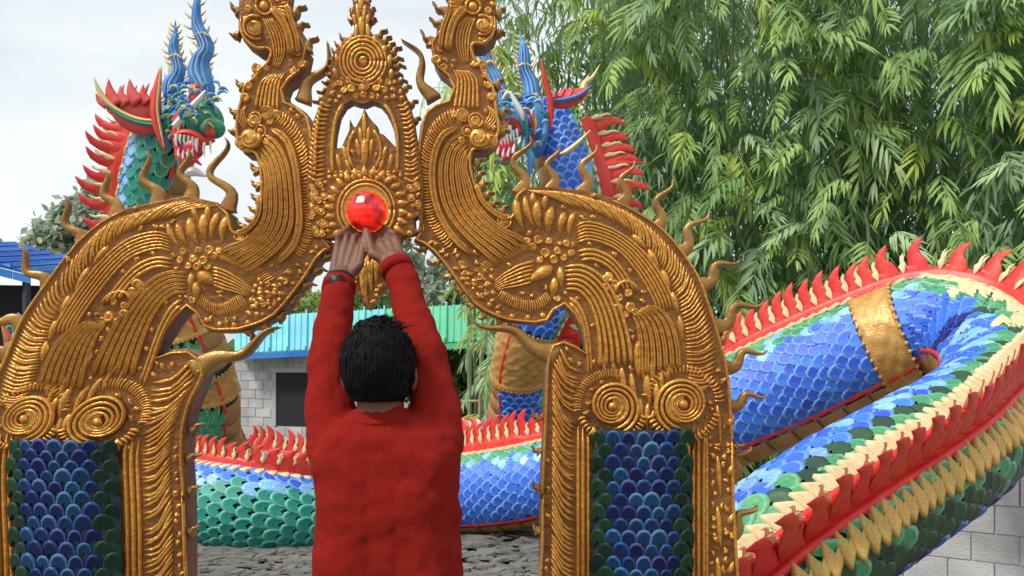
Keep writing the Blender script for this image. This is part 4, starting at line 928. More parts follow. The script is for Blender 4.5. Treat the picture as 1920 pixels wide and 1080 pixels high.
def horn(root, P, W, Y, dy, left=1, side2=True, flames=10, ln=13):
    W = [x*1.3 for x in W]; ln *= 1.45; flames += 4
    leaf3(P, W, .42, 'horn', 'hornblue', root, Y, dy, 26)
    Q = np.array(P, float); Wn = np.array(W, float)
    for off in (-.22, 0., .22):        # flutes painted paler, proud of the horn
        T = np.gradient(Q, axis=0); T /= np.linalg.norm(T, axis=1)[:, None]; nn = np.c_[-T[:, 1], T[:, 0]]
        leaf3((Q+nn*(Wn*off)[:, None])[1:], np.maximum(Wn*.14, 1.2)[1:], .6, 'horn_flute', 'ltblue', root, Y, dy-.42*Wn.max()*Y/F*(.72 if off else .92), 22)
    jags(P, W, left, ln, root, 'gold_edge', Y, dy, flames)
    if side2: jags(P, W, -left, ln*.75, root, 'gold_edge', Y, dy, flames-2)
    # curled collar two thirds down the horn
    i = len(Q)//2; c = Q[i]; leaf3([(c[0]-Wn[i]*.6, c[1]-3), (c[0], c[1]-8), (c[0]+Wn[i]*.6, c[1]-1)], [3, 7, 2], .6, 'horn_curl', 'gold_edge', root, Y, dy-.05, 10)

# ---------------- left naga
Z1 = np.array
nl = thing('naga_statue', 'teal and blue scaled naga with pink mane, head left behind the arch', 'naga statue', tuple(at(470, 700, 8.4)*(1, 1, 0)))
rowsL = [(20, 600, 9.6, .10, (0, 0, 1)), (60, 690, 9.7, .2, (-.3, 0, 1)), (120, 800, 9.8, .30, (0, 0, 1)), (230, 890, 9.4, .37, (0, 0, 1)), (345, 930, 8.7, .40, (0, -.1, 1)), (470, 955, 8.3, .40, (0, -.1, 1)), (590, 972, 8.5, .38, (0, 0, 1)), (660, 965, 9.1, .36, (0, .3, 1)),
         (640, 940, 9.9, .34, (0, .3, 1)), (540, 915, 10.2, .32, (0, .2, 1)), (450, 890, 10.1, .31, (-.4, .2, .9)), (402, 825, 9.7, .29, (-1, .1, .3)), (396, 745, 9.4, .28, (-1, 0, .1)), (372, 660, 9.1, .28, (-1, .1, .2)), (330, 560, 8.9, .28, (-1, .1, .3)), (288, 450, 8.8, .27, (-1, 0, .2)), (287, 370, 8.7, .29, (-1, 0, .1)), (301, 300, 8.6, .29, (-1, 0, .15)), (320, 245, 8.6, .27, (-.9, 0, .5)), (345, 215, 8.6, .2, (-.6, 0, .8))]
pL = Path(rowsL)
def u_at(path, px, py):
    q = [(pxof(c)[0]-px)**2+(pxof(c)[1]-py)**2 for c in path.C]; return path.u[int(np.argmin(q))]
uneck = u_at(pL, 300, 470); ucoil = u_at(pL, 640, 940)
def colL(th, u):
    a = abs(th)
    if a < .5 and u > uneck: return ('cream', 1.25)
    if u < ucoil: return ('bluescale' if a < .62 else ('ltblue' if a < .85 and rng.random() < .6 else 'tealscale'), 1.0)
    if u < uneck: return ('greenscale' if a > .7 else 'bluescale', 1.0)
    return ('bluescale' if a < .62 else ('ltblue' if a < 1.05 else ('tealscale' if rng.random() < .8 else 'greenscale')), 1.0)
c1 = u_at(pL, 392, 712); c2 = u_at(pL, 340, 590)
naga_body(nl, pL, colL, flip=1, lean=1, scale=.12, collars=((c1-.16, c1+.14), (c2-.2, c2+.16)), crest=(.15, pL.L-.2), flame_h=.33, nk_=lambda u: 1.35 if u > uneck else (.72 if u < ucoil else 1.), edge=lambda u, sg: ('cream', 1.35 if u > uneck else .9))
YL = 8.5
leaf3([(226, 212), (250, 236), (285, 252), (322, 252)], [4, 22, 30, 18], .3, 'mane_root', 'pink', nl, YL, -.26)
leaf3([(212, 196), (238, 206), (275, 218), (320, 220)], [8, 32, 48, 40], .14, 'mane', 'pink', nl, YL, -.24)
mb = MB()
for b, e, wd in (((244, 214), (229, 166), 26), ((262, 212), (251, 178), 20), ((283, 210), (267, 166), 26), ((300, 210), (292, 176), 20), ((314, 210), (312, 178), 16), ((253, 210), (258, 176), 14), ((234, 216), (214, 184), 18), ((274, 210), (281, 178), 15), ((292, 208), (304, 174), 13), ((226, 216), (206, 192), 13), ((308, 208), (320, 182), 11)):
    m_ = ((b[0]+e[0])/2-4, (b[1]+e[1])/2+2); leaf3([b, m_, e], [wd*1.1, wd*.7, 1], .16, Y=YL, dy=-.29, n=9, mb=mb)
mb.build('mane_flame', M['pink'], nl)
leaf3([(203, 164), (212, 186), (224, 206), (246, 224), (282, 240), (320, 245)], [2, 8, 11, 9, 8, 8], .7, 'mane_edge', 'gold_edge', nl, YL, -.30, 24)
leaf3([(226, 214), (250, 232), (284, 247), (320, 252)], [4, 6, 7, 7], .7, 'mane_lining', 'headgreen', nl, YL, -.31, 20)
horn(nl, [(336, 46), (337, 75), (333, 100), (340, 122), (343, 142), (331, 165), (326, 190)], [1, 9, 15, 17, 18, 26, 18], YL, -.10, 1)
horn(nl, [(399, -24), (396, 0), (394, 25), (391, 52), (393, 76), (404, 98), (410, 116), (399, 134), (396, 158), (406, 184), (414, 212)], [1, 5, 7, 12, 17, 20, 20, 24, 32, 26, 16], YL, -.32, 1, ln=15)
# cheek and skull
oval((362, 243), 30, 54, 26, nl, 'hornblue', YL, -.16, 'cheek')
for P_, W_, m_ in (([(346, 215), (360, 205), (378, 212), (384, 232)], [3, 7, 7, 2], 'ltblue'), ([(344, 232), (356, 222), (370, 226), (376, 240)], [3, 7, 7, 2], 'bluescale'), ([(350, 262), (344, 244), (354, 236), (362, 246), (354, 254)], [5, 6, 5, 4, 2], 'ltblue'),
                  ([(348, 298), (342, 275), (346, 258)], [3, 8, 4], 'bluescale'), ([(362, 300), (358, 272), (364, 250)], [4, 13, 5], 'headgreen'), ([(374, 290), (372, 262), (378, 240)], [3, 10, 4], 'greenscale'), ([(366, 262), (376, 246), (386, 238)], [4, 7, 3], 'gold_edge'), ([(388, 268), (378, 290), (372, 310)], [5, 7, 3], 'headgreen')):
    leaf3(P_, W_, .55, 'cheek_curl', m_, nl, YL, -.36)
leaf3([(332, 156), (326, 192), (322, 230), (328, 266), (341, 304)], [5, 15, 17, 14, 4], .3, 'ear_fin', 'red', nl, YL, -.40); leaf3([(338, 156), (334, 192), (331, 230), (337, 268), (344, 300)], [2, 4, 4, 4, 2], .7, 'ear_fin_edge', 'gold_edge', nl, YL, -.46)
leaf3([(396, 186), (396, 208), (400, 230), (403, 240)], [20, 21, 14, 4], .25, 'brow_fin', 'red', nl, YL, -.42)
leaf3([(386, 228), (374, 246), (368, 268), (366, 290)], [10, 17, 15, 4], .35, 'ear_fin', 'red', nl, YL, -.50); leaf3([(392, 232), (382, 252), (376, 276), (371, 300), (372, 322)], [3, 5, 5, 5, 3], .7, 'ear_fin_edge', 'yellow', nl, YL, -.56)
oval((412, 250), 34, 34, 30, nl, 'headgreen', YL, -.42, 'skull')
oval((432, 268), 22, 18, 20, nl, 'headgreen', YL, -.50, 'snout')
for P_, W_, m_ in (([(404, 224), (418, 214), (432, 222)], [3, 8, 3], 'hornblue'), ([(424, 244), (440, 240), (452, 256)], [4, 8, 4], 'greenscale'), ([(420, 258), (436, 252), (448, 264)], [3, 6, 3], 'yellow'), ([(408, 236), (424, 228), (436, 236)], [3, 6, 2], 'ltblue')):
    leaf3(P_, W_, .55, 'brow_curl', m_, nl, YL, -.70)
oval((418, 240), 7, 6, 6, nl, 'white', YL, -.64, 'eye'); oval((419, 240), 3, 3, 3, nl, 'black', YL, -.715, 'pupil')
leaf3([(438, 218), (428, 232), (408, 254), (384, 280)], [3, 9, 12, 10], .5, 'tusk', 'white', nl, YL, -.78)
oval((438, 284), 9, 9, 7, nl, 'red', YL, -.66, 'nose'); leaf3([(428, 278), (438, 270), (449, 278)], [2, 5, 2], .7, 'nose_rim', 'yellow', nl, YL, -.72)
leaf3([(374, 290), (392, 284), (412, 288), (430, 300), (446, 296)], [6, 12, 12, 12, 6], .4, 'upper_lip', 'red', nl, YL, -.66); leaf3([(374, 292), (381, 318), (393, 336), (408, 330), (420, 338)], [8, 11, 10, 8, 3], .4, 'lower_lip', 'red', nl, YL, -.62)
oval((398, 306), 20, 18, 10, nl, 'tongue', YL, -.52, 'mouth'); leaf3([(394, 320), (408, 322), (418, 330)], [6, 8, 2], .4, 'tongue', 'pink', nl, YL, -.66)
for x, y0, y1, wd in ((384, 290, 312, 5), (391, 290, 308, 4), (398, 291, 310, 4), (405, 292, 308, 4), (412, 294, 312, 4), (419, 297, 322, 6), (432, 304, 330, 5), (443, 302, 324, 4), (388, 328, 312, 4), (396, 332, 316, 4), (404, 330, 314, 4), (412, 328, 312, 4)): fang([(x, y0), (x-1, (y0+y1)/2), (x+1, y1)], [wd, wd*.9, .6], nl, YL, -.72)
leaf3([(368, 300), (374, 330), (382, 352)], [4, 8, 3], .5, 'beard', 'headgreen', nl, YL, -.50); leaf3([(374, 352), (396, 344), (420, 352)], [3, 16, 4], .4, 'chin', 'white', nl, YL, -.50)

# ---------------- right naga: head, neck, coil, and the big hairpin of the body on the right
nr = thing('naga_statue', 'bright blue naga with open white fanged jaws, body looping in front of bamboo', 'naga statue', tuple(at(1500, 700, 6.5)*(1, 1, 0)))
rowsR = [(1150, 1330, 3.75, .26, (-.1, -.9, .4)), (1280, 1210, 3.82, .33, (-.1, -.95, .3)), (1388, 1108, 3.9, .345, (-.1, -.95, .3)), (1488, 1024, 4.0, .345, (-.1, -.95, .3)), (1610, 938, 4.2, .345, (-.1, -.95, .3)), (1715, 872, 4.4, .34, (-.1, -.95, .32)), (1800, 815, 4.7, .33, (.05, -.85, .45)), (1862, 752, 5.15, .32, (.4, -.6, .65)), (1870, 688, 5.65, .325, (.75, -.25, .6)), (1822, 636, 6.2, .345, (.5, .0, .85)), (1742, 618, 6.5, .37, (.1, .1, 1)), (1640, 655, 6.7, .395, (-.2, .2, 1)), (1510, 712, 6.95, .415, (-.3, .2, 1)), (1380, 770, 7.2, .42, (-.3, .2, 1)), (1250, 825, 7.5, .41, (-.2, 0, 1)),
         (1110, 880, 7.9, .37, (0, 0, 1)), (960, 915, 8.3, .38, (0, -.05, 1)), (840, 925, 8.8, .37, (0, .1, 1)), (790, 905, 9.5, .33, (0, .3, 1)), (850, 885, 10.0, .31, (.2, .3, 1)), (930, 845, 9.9, .30, (.4, .2, .9)), (968, 770, 9.6, .29, (1, .1, .2)), (975, 690, 9.3, .285, (1, 0, .1)), (990, 620, 9.1, .28, (1, .1, .1)), (1030, 540, 9.0, .28, (1, .1, .1)), (1070, 450, 8.9, .275, (1, 0, .2)), (1072, 370, 8.8, .27, (1, 0, .1)), (1056, 300, 8.8, .265, (1, 0, .1)), (1040, 245, 8.8, .24, (.9, 0, .5)), (1015, 215, 8.8, .2, (.5, 0, .8))]
pR = Path(rowsR)
uh = u_at(pR, 1840, 630); un = u_at(pR, 1040, 520); uc = u_at(pR, 1000, 910)
uend = u_at(pR, 1420, 735)
SIDE = 1
def colR(th, u):
    a = abs(th)
    if uh-.75 < u < uh+.35 and a < 1.0: return ('cream' if a < .62 else ('greenscale' if rng.random() < .75 else 'cream'), 1.5)
    if a < .72: return ('greenscale' if rng.random() < .8 else 'ltblue', 1.0) if u > uh-.3 else ('greendark' if a > .5 and rng.random() < .6 else 'greenscale', 1.0)
    if a < .95 and u > uh-.2: return ('ltblue' if rng.random() < .35 else 'bluescale', 1.0)
    if u < uh-.5 and th < 0: return ('greenscale' if a < .8 else ('ltblue' if rng.random() < .4 else 'bluescale'), 1.0)
    if u < uh-.3: return (('greendark' if rng.random() < .85 else 'greenscale') if a < 1.2 else ('bluescale2' if rng.random() < .6 else 'bluescale'), 1.0)
    return ('bluescale', 1.0)
ucol = u_at(pR, 1672, 635); cn = u_at(pR, 978, 660)
naga_body(nr, pR, colR, flip=-1, lean=-1, scale=.105, collars=((ucol-.13, ucol+.14), (cn-.3, cn+.28)), crest=(.1, pR.L-.2), flame_h=.31, nk_=lambda u: 1.5 if u > un else (.8 if uend < u < uc else 1.), cl=lambda u: -1.05*min(1, max(0, (uh-.5-u)/.6)), edge=lambda u, sg: (('yellow', 1.3) if sg > 0 else ('cream', 1.2)) if u < uh-.3 else ('cream', 1.0))
YR = 8.7
leaf3([(1034, 206), (1062, 200), (1094, 186)], [22, 34, 14], .12, 'mane', 'pink', nr, YR, -.25)
mb = MB()
for b, e, wd in (((1048, 200), (1058, 178), 14), ((1038, 200), (1040, 184), 9), ((1064, 198), (1072, 180), 12), ((1082, 196), (1104, 178), 16)): leaf3([b, ((b[0]+e[0])/2, (b[1]+e[1])/2), e], [wd, wd*.6, 1], .2, Y=YR, dy=-.26, n=8, mb=mb)
mb.build('mane_flame', M['red'], nr)
leaf3([(1030, 206), (1058, 204), (1082, 196), (1104, 180)], [5, 7, 7, 3], .6, 'mane_lining', 'hornblue', nr, YR, -.3)
leaf3([(1078, 190), (1092, 176), (1096, 160), (1110, 148), (1124, 124)], [20, 20, 14, 7, 1], .4, 'mane_edge', 'gold_edge', nr, YR, -.05, 24); jags([(1078, 190), (1092, 176), (1098, 160)], [18, 18, 12], 1, 9, nr, 'gold_edge', YR, -.05, 5)
horn(nr, [(908, 78), (914, 98), (911, 122), (921, 144), (931, 160), (938, 182), (945, 212)], [1, 9, 16, 14, 18, 17, 12], YR, -.25, -1, True, 9, 12)
horn(nr, [(974, 66), (979, 88), (983, 112), (984, 138), (994, 162), (998, 186), (1000, 212)], [1, 9, 17, 18, 22, 25, 26], YR, -.10, 1, True, 9, 11)
oval((1004, 252), 24, 52, 24, nr, 'hornblue', YR, -.16, 'cheek')
for P_, W_, m_ in (([(982, 214), (996, 206), (1012, 212), (1018, 232)], [3, 7, 7, 2], 'ltblue'), ([(1014, 240), (1020, 258), (1014, 280), (1004, 292)], [3, 7, 7, 3], 'ltblue'), ([(1010, 250), (1008, 266), (1002, 276)], [3, 6, 3], 'bluescale'), ([(986, 222), (992, 244), (997, 270), (1000, 290)], [5, 9, 8, 3], 'red'), ([(998, 226), (1002, 248), (1000, 270)], [3, 9, 4], 'yellow'), ([(990, 300), (1000, 292), (1012, 284)], [3, 5, 2], 'gold_edge')):
    leaf3(P_, W_, .55, 'cheek_curl', m_, nr, YR, -.36)
leaf3([(1012, 134), (1018, 168), (1027, 200), (1030, 232), (1028, 262)], [2, 9, 11, 11, 4], .3, 'ear_fin', 'red', nr, YR, -.36)
oval((960, 250), 30, 30, 30, nr, 'hornblue', YR, -.42, 'skull'); oval((940, 262), 20, 16, 18, nr, 'hornblue', YR, -.52, 'snout')
for P_, W_, m_ in (([(930, 258), (942, 248), (958, 256)], [3, 7, 3], 'ltblue'), ([(928, 268), (944, 276), (956, 262)], [2, 6, 2], 'yellow'), ([(944, 236), (956, 228), (968, 236)], [3, 7, 3], 'headgreen'), ([(972, 256), (984, 270), (986, 296)], [3, 8, 3], 'headgreen')): leaf3(P_, W_, .55, 'brow_curl', m_, nr, YR, -.70)
oval((952, 240), 7, 5, 6, nr, 'white', YR, -.64, 'eye'); oval((951, 240), 3, 3, 3, nr, 'black', YR, -.715, 'pupil')
leaf3([(943, 232), (952, 220), (962, 226)], [3, 6, 3], .5, 'brow', 'white', nr, YR, -.76); leaf3([(956, 218), (966, 236), (976, 256), (978, 268)], [4, 9, 10, 3], .5, 'tusk', 'white', nr, YR, -.76)
leaf3([(918, 282), (928, 290), (938, 288), (946, 272), (956, 264), (968, 268), (974, 288)], [8, 14, 12, 12, 12, 12, 6], .4, 'upper_lip', 'red', nr, YR, -.68)
oval((948, 304), 20, 18, 8, nr, 'tongue', YR, -.54, 'mouth'); leaf3([(930, 322), (948, 330), (968, 316), (974, 296)], [4, 7, 8, 6], .4, 'lower_lip', 'headgreen', nr, YR, -.52)
leaf3([(964, 310), (952, 326), (942, 338)], [10, 12, 3], .3, 'tongue', 'tongue', nr, YR, -.72)
for x, y0, y1, wd in ((925, 294, 318, 7), (933, 296, 312, 5), (940, 294, 311, 4), (946, 290, 310, 4), (951, 288, 309, 4), (956, 276, 304, 7), (962, 284, 306, 4), (968, 282, 302, 4), (935, 326, 312, 4), (944, 330, 314, 4), (953, 330, 312, 4), (962, 324, 306, 6)): fang([(x, y0), (x+1, (y0+y1)/2), (x+3, y1)], [wd, wd*.9, .6], nr, YR, -.76)
leaf3([(988, 300), (994, 320), (990, 350)], [10, 14, 4], .4, 'beard', 'hornblue', nr, YR, -.45); leaf3([(1102, 262), (1080, 284), (1060, 300), (1044, 306)], [2, 8, 10, 2], .4, 'neck_fin', 'gold_edge', nr, YR, -.35)
leaf3([(1100, 306), (1140, 306), (1176, 302), (1216, 300)], [10, 26, 12, 1], .2, 'neck_fin', 'red', nr, YR, .1)

def curls(root, cx, cy, rx, ry, Y, dy, n, mats, seed, sgn=1):
    r = np.random.default_rng(seed)
    for i in range(n):
        a = r.uniform(0, 6.28); q = r.uniform(.35, 1)**.5; x, y = cx+rx*q*math.cos(a), cy+ry*q*math.sin(a); L = r.uniform(9, 19); b = -math.pi/2+r.normal(0, .7); t = np.linspace(0, 1, 5)
        P_ = [(x+L*v*math.cos(b+v*1.5*sgn), y+L*v*math.sin(b+v*1.5*sgn)) for v in t]
        leaf3(P_, [3, 6.5, 6, 4, 1], .7, 'head_curl', mats[i % len(mats)], root, Y, dy-.03*r.random(), 9)
curls(nl, 362, 250, 24, 46, YL, -.40, 22, ('ltblue', 'gold_edge', 'bluescale', 'headgreen', 'greenscale'), 1)
curls(nl, 412, 232, 30, 26, YL, -.72, 20, ('hornblue', 'gold_edge', 'greenscale', 'ltblue'), 2)
curls(nl, 352, 190, 22, 22, YL, -.2, 12, ('hornblue', 'gold_edge', 'ltblue'), 5)
curls(nl, 424, 196, 16, 26, YL, -.45, 10, ('headgreen', 'gold_edge', 'ltblue'), 6)
curls(nr, 1004, 252, 20, 46, YR, -.40, 22, ('ltblue', 'gold_edge', 'bluescale', 'headgreen'), 3, -1)
curls(nr, 955, 240, 28, 24, YR, -.72, 16, ('hornblue', 'ltblue', 'gold_edge', 'headgreen'), 4, -1)
curls(nr, 1006, 208, 18, 18, YR, -.2, 10, ('hornblue', 'gold_edge', 'ltblue'), 7, -1)
curls(nl, 418, 256, 28, 18, YL, -.80, 16, ('greenscale', 'headgreen', 'gold_edge', 'hornblue'), 8)
curls(nr, 945, 256, 22, 14, YR, -.80, 10, ('hornblue', 'ltblue', 'gold_edge', 'headgreen'), 9, -1)
# ------------------------------------------------------------------ bamboo, trees, bushes
def leafmat(name, c1, c2, rnd=.3): return mat(name, c1, .7, 0, c2, 2.2, 0, 40, rnd=rnd, trans=.42, contrast=(.3, .7))
M['bam'] = leafmat('bamboo_leaf', (.34, .52, .16), (.44, .61, .23)); M['bam2'] = leafmat('bamboo_leaf_pale', (.36, .53, .27), (.45, .60, .35)); M['bam3'] = leafmat('bamboo_leaf_yellow', (.34, .48, .09), (.42, .54, .13)); M['bam0'] = leafmat('bamboo_leaf_dark', (.20, .37, .12), (.26, .43, .16))
M['culm'] = mat('bamboo_culm', (.16, .24, .10), .45, 0, (.26, .30, .14), 3, .1, 30); M['dryleaf'] = mat('dry_sheath', (.28, .19, .10), .8)
M['bark'] = mat('bark', (.13, .10, .075), .9, 0, (.2, .16, .12), 6, .6, 20)
def add_leaf(mb, p, d, L, W, nrm, droop=.35, mi=0):
    d = nrmz(d); s = nrmz(np.cross(d, nrm)); n_ = np.cross(s, d); P0 = p; g = np.array([0, 0, -1.])
    c1 = p+d*L*.35+g*droop*L*.06; c2 = p+d*L*.70+g*droop*L*.22; c3 = p+d*L+g*droop*L*.45
    f = n_*W*.18
    mb.add([P0, c1+s*W*.5+f, c1, c1-s*W*.5+f, c2+s*W*.36+f, c2, c2-s*W*.36+f, c3], [(0, 2, 1), (0, 3, 2), (1, 2, 5, 4), (2, 3, 6, 5), (4, 5, 7), (5, 6, 7)], mi)
def spray_mesh(k, m, nl=13, L=.27, W=.031):
    # an arching twig hung with long narrow leaves
    r = np.random.default_rng(100+k); mb = MB()
    tw = cat_pts([(0, 0, 0), (.16+r.uniform(-.03, .05), 0, .04), (.34, r.uniform(-.03, .03), -.04), (.46, r.uniform(-.06, .06), -.20)], 9); tube(mb, tw, np.linspace(.006, .002, 9), 4, 1)
    for i in range(nl):
        t = (i+.6)/nl; p = tw[int(t*8)]; sg = 1 if i % 2 else -1
        d = np.array([.65+.4*r.random(), sg*(.55+.55*r.random()), -.25-.75*r.random()-.4*t]); add_leaf(mb, p, d, L*r.uniform(.7, 1.15), W*r.uniform(.8, 1.15), np.array([.2, 0, 1.]), .5)
    for i in range(4):
        d = np.array([.9, r.uniform(-.5, .5), -.7-.5*r.random()]); add_leaf(mb, tw[-1], d, L*r.uniform(.8, 1.2), W, np.array([0, 0, 1.]), .5)
    return mb.mesh('leaf_spray', [m, M['culm']])
SPR = {m: [spray_mesh(i+j*7, M[m], 25+i % 6, .20+.02*(i % 3)) for i in range(5)] for j, m in enumerate(('bam', 'bam2', 'bam3', 'bam0'))}
def bamboo(x, y, h, rad, n, label, tone, seed, face=(0, -1), nd=160, lo=.2):
    r = np.random.default_rng(seed); root = thing('bamboo_clump', label, 'bamboo', (x, y, 0), 'bamboo clumps behind the naga')
    for i in range(5):
        a = r.uniform(0, 6.28); b = np.array([x+.3*rad*math.cos(a), y+.3*rad*math.sin(a), 0]); lean = np.array([r.uniform(-.5, .5), r.uniform(-.5, .2), 0])*rad*.55
        P_ = cat_pts([b, b+lean*.25+(0, 0, h*.4), b+lean*.7+(0, 0, h*.75), b+lean*1.6+(0, 0, h*1.0)], 22); mb = MB(); tube(mb, P_, np.linspace(.034, .010, 22), 7)
        for q in range(1, 21, 1): ellipsoid(mb, P_[q], (.034-.024*q/22+.004,)*2+(.008,), 7, 4)
        mb.build('culm', M['culm'], root)
    names = ('bam', 'bam2', 'bam3', 'bam0')
    for i in range(n):
        u = r.uniform(-1, 1); z = lo+(h-lo)*r.random(); shell = math.sqrt(max(0.02, 1-u*u)); bulge = rad*(.72+.28*math.sin(z*2.1+u*4+seed))
        px_ = x+u*rad*1.02; py_ = y-shell*bulge*r.uniform(.35, 1.0)
        ang = math.atan2(-1, u*.9+r.normal(0, .75)); s_ = r.uniform(.85, 1.4)
        k = r.choice(4, p=tone); me = SPR[names[k]][r.integers(5)]
        m4 = Matrix.Translation((px_, py_, z)) @ Matrix.Rotation(ang, 4, 'Z') @ Matrix.Rotation(r.uniform(-.25, .55), 4, 'Y') @ Matrix.Rotation(r.uniform(-.5, .5), 4, 'X') @ Matrix.Diagonal((s_, s_, s_, 1))
        link('leaf_spray', me, root, m4)
    mb = MB()       # inner, shaded foliage
    for i in range(nd*32):
        u = r.uniform(-1, 1); p = np.array([x+u*rad, y+rad*r.uniform(-.5, .6)*math.sqrt(max(.05, 1-u*u)), lo+(h*1.03-lo)*r.random()])
        add_leaf(mb, p, np.array([r.normal(0, .6), r.normal(-.2, .6), -.8]), r.uniform(.20, .32), .037, np.array([r.normal(0, .3), -.6, .8]), .5)
    tag(mb.build('inner_foliage', M['bam2'], root), kind='stuff')
    return root
bamboo(.95, 12.2, 7.6, 1.35, 270, 'yellowish green bamboo clump rising behind the fanged blue naga head', (.42, .12, .40, .06), 1)
bamboo(2.85, 11.2, 7.6, 1.5, 285, 'mid green bamboo clump right of the naga head, above the arch shoulder', (.62, .20, .10, .08), 2)
bamboo(4.75, 10.6, 7.4, 1.5, 290, 'dark green bamboo clump above the gold collar of the blue coil', (.55, .28, .05, .12), 3)
bamboo(6.2, 9.4, 7.0, 1.35, 290, 'grey green bamboo clump at the right edge with one pale upright culm', (.50, .36, .08, .06), 4)
bamboo(-.55, 14.5, 6.4, .55, 60, 'thin pale bamboo tips showing beside the crest of the arch', (.25, .6, .15, 0), 5, nd=30, lo=4.2)
bamboo(3.4, 13.4, 8.2, 2.2, 200, 'tall rear bamboo clump filling the gaps between the nearer clumps', (.5, .1, .1, .3), 6, nd=700)
bamboo(6.6, 12.2, 8.0, 2.0, 160, 'deep shaded rear bamboo clump behind the right hand end of the grove', (.5, .1, .1, .3), 8, nd=600)

def tree(label, base, h, blobs, leaf, m, n, seed, cat='tree', name='tree', trunk=.12, group=None, thin=1.):
    r = np.random.default_rng(seed); b = np.array(base, float); root = thing(name, label, cat, tuple(b), group)
    mb = MB(); top = b+(0, 0, h*.8)
    if trunk:
        tube(mb, cat_pts([b-(0, 0, .2), b+(r.uniform(-.1, .1), 0, h*.35), top], 10), np.linspace(trunk, trunk*.3, 10), 8)
        for bc, br in blobs:
            c = b+np.array(bc); s = b+(0, 0, h*r.uniform(.25, .55)); tube(mb, cat_pts([s, (s+c)/2+r.normal(0, .1, 3), c], 7), np.linspace(trunk*.5, trunk*.12, 7), 6)
        mb.build('trunk', M['bark'], root)
    mb = MB()
    for bc, br in blobs:
        c = b+np.array(bc); k = int(n*br[0]*br[2]/sum(q[1][0]*q[1][2] for q in blobs))
        cl = [nrmz(r.normal(0, 1, 3))*r.uniform(.35, 1)**.5 for _ in range(max(5, k//26))]
        for i in range(k):
            q = cl[r.integers(len(cl))]+r.normal(0, .13, 3)*thin; p = c+q*np.array(br); d = nrmz(r.normal(0, 1, 3)+(0, 0, -.3)); s = leaf*r.uniform(.6, 1.3)
            u = nrmz(np.cross(d, r.normal(0, 1, 3)))*s*.32; mb.add([p, p+d*s*.5+u, p+d*s, p+d*s*.5-u], [(0, 1, 2, 3)])
    tag(mb.build('crown', m if not isinstance(m, str) else M[m], root, smooth=False), kind='stuff'); return root
M['lf_hazed_pale'] = leafmat('hazed_pale_leaf', (.42, .50, .38), (.52, .58, .46), .1); M['lf_hazed_grey'] = leafmat('hazed_grey_leaf', (.36, .44, .33), (.44, .52, .40), .1); M['lf_yel'] = leafmat('yellow_green_leaf', (.26, .36, .09), (.36, .44, .14), .1); M['lf_mid'] = leafmat('mid_green_leaf', (.13, .24, .07), (.20, .32, .10), .1); M['lf_dk'] = leafmat('conifer_leaf', (.10, .18, .11), (.15, .23, .15), .1)  # pale and grey trees have distance haze mixed into the leaf colour
def gp(px, Y): p = at(px, 700, Y); p[2] = 0; return p
def zz(py, Y): return CZ+(HOR-py)/F*Y
Y = 32; k = Y/F
tree('pale round tree on the skyline right of the blue shed roof', gp(95, Y), zz(425, Y), [((0, 0, zz(455, Y)), (38*k, 1., 34*k)), ((-.6, 0, zz(480, Y)), (26*k, .8, 24*k)), ((.9, 0, zz(490, Y)), (30*k, .8, 26*k))], .34, 'lf_hazed_grey', 1500, 11, thin=1.5)
tree('taller soft green tree on the skyline behind the left flame spikes', gp(165, Y), zz(345, Y), [((.2, 0, zz(385, Y)), (34*k, 1., 44*k)), ((-.4, 0, zz(420, Y)), (42*k, 1., 36*k)), ((.6, 0, zz(440, Y)), (46*k, 1., 40*k))], .34, 'lf_hazed_pale', 2600, 12)
Y = 26; k = Y/F
tree('yellow green bushy tree rising over the cyan end of the metal roof', gp(545, Y), zz(545, Y), [((0, 0, zz(570, Y)), (55*k, .8, 36*k)), ((.7, 0, zz(590, Y)), (50*k, .8, 40*k)), ((-.6, 0, zz(600, Y)), (50*k, .8, 40*k))], .26, 'lf_yel', 3000, 13)
tree('small green tree behind the roof under the hanging crest pendant', gp(690, Y), zz(545, Y), [((0, 0, zz(572, Y)), (60*k, .8, 32*k)), ((.7, 0, zz(600, Y)), (60*k, .8, 40*k))], .26, 'lf_mid', 2400, 14)
Y = 38; k = Y/F
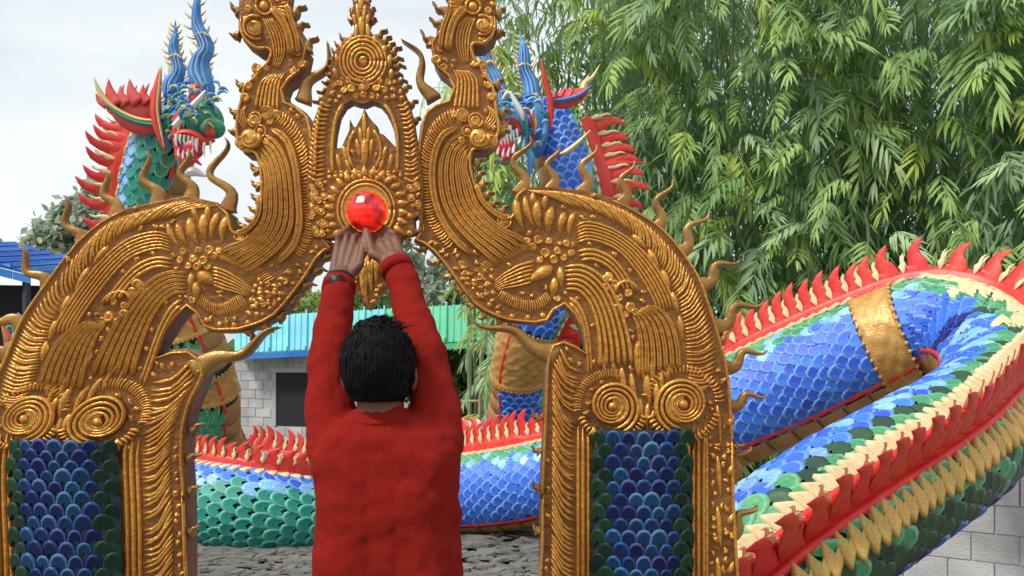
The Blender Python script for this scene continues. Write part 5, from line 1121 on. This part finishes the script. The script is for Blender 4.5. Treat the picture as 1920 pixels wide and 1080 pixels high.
tree('sparse grey tree against the white sky right of the raised arms', gp(808, Y), zz(480, Y), [((0, 0, zz(520, Y)), (44*k, .8, 44*k)), ((-.6, 0, zz(560, Y)), (50*k, .8, 36*k)), ((-1., 0, zz(470, Y)), (24*k, .6, 22*k))], .42, 'lf_hazed_grey', 1000, 15, thin=1.7)
tree('dark layered conifer over the green end of the metal roof', gp(872, Y), zz(500, Y), [((0, 0, zz(530, Y)), (16*k, .5, 24*k)), ((0, 0, zz(558, Y)), (30*k, .6, 22*k)), ((0, 0, zz(586, Y)), (44*k, .8, 24*k))], .4, 'lf_dk', 1500, 16, name='conifer')
Y = 21; k = Y/F
tree('bright green bush growing under the edge of the green roof', gp(875, Y), 1.9, [((0, 0, zz(690, Y)), (60*k, .7, 60*k)), ((-.4, -.2, zz(760, Y)), (80*k, .7, 70*k)), ((.5, -.2, zz(780, Y)), (70*k, .7, 60*k))], .2, 'lf_mid', 6500, 17, 'bush', 'bush', .04)
tree('dark leafy shrub seen through the right opening behind the gold lobe', gp(1075, 11.5), 2.3, [((0, 0, 2.0), (.45, .4, .6)), ((-.2, 0, 1.1), (.6, .5, .8))], .16, 'bam0', 2200, 18, 'shrub', 'shrub', .03)
# far hedge of trees along the horizon
mb = MB(); r = np.random.default_rng(5)
for i in range(16000):
    x = r.uniform(-60, 60); top = 2.6+1.6*mnoise.noise(Vector((x*.12, 0, 3)))+.8*mnoise.noise(Vector((x*.5, 0, 9))); p = np.array([x, 52+r.uniform(-2, 2), max(0, top)*r.random()**.6]); d = nrmz(r.normal(0, 1, 3)); s = r.uniform(.5, 1.1); u = nrmz(np.cross(d, r.normal(0, 1, 3)))*s*.35
    mb.add([p, p+d*s*.5+u, p+d*s, p+d*s*.5-u], [(0, 1, 2, 3)])
tag(mb.build('far_trees', M['lf_mid'], smooth=False), label='far line of green trees along the horizon', kind='stuff')
# weeds on the ground by the wall and under the bamboo
mb = MB()
for i in range(5000):
    x = r.uniform(-6, 9); y = r.uniform(9.2, 16); p = np.array([x, y, gh(x, y)]); add_leaf(mb, p, np.array([r.normal(0, .5), r.normal(0, .5), 1.]), r.uniform(.15, .5), .03, np.array([0, -1., .2]), .5)
tag(mb.build('ground_cover', M['lf_mid'], smooth=False), label='green weeds and grass growing on the ground under the bamboo', kind='stuff')
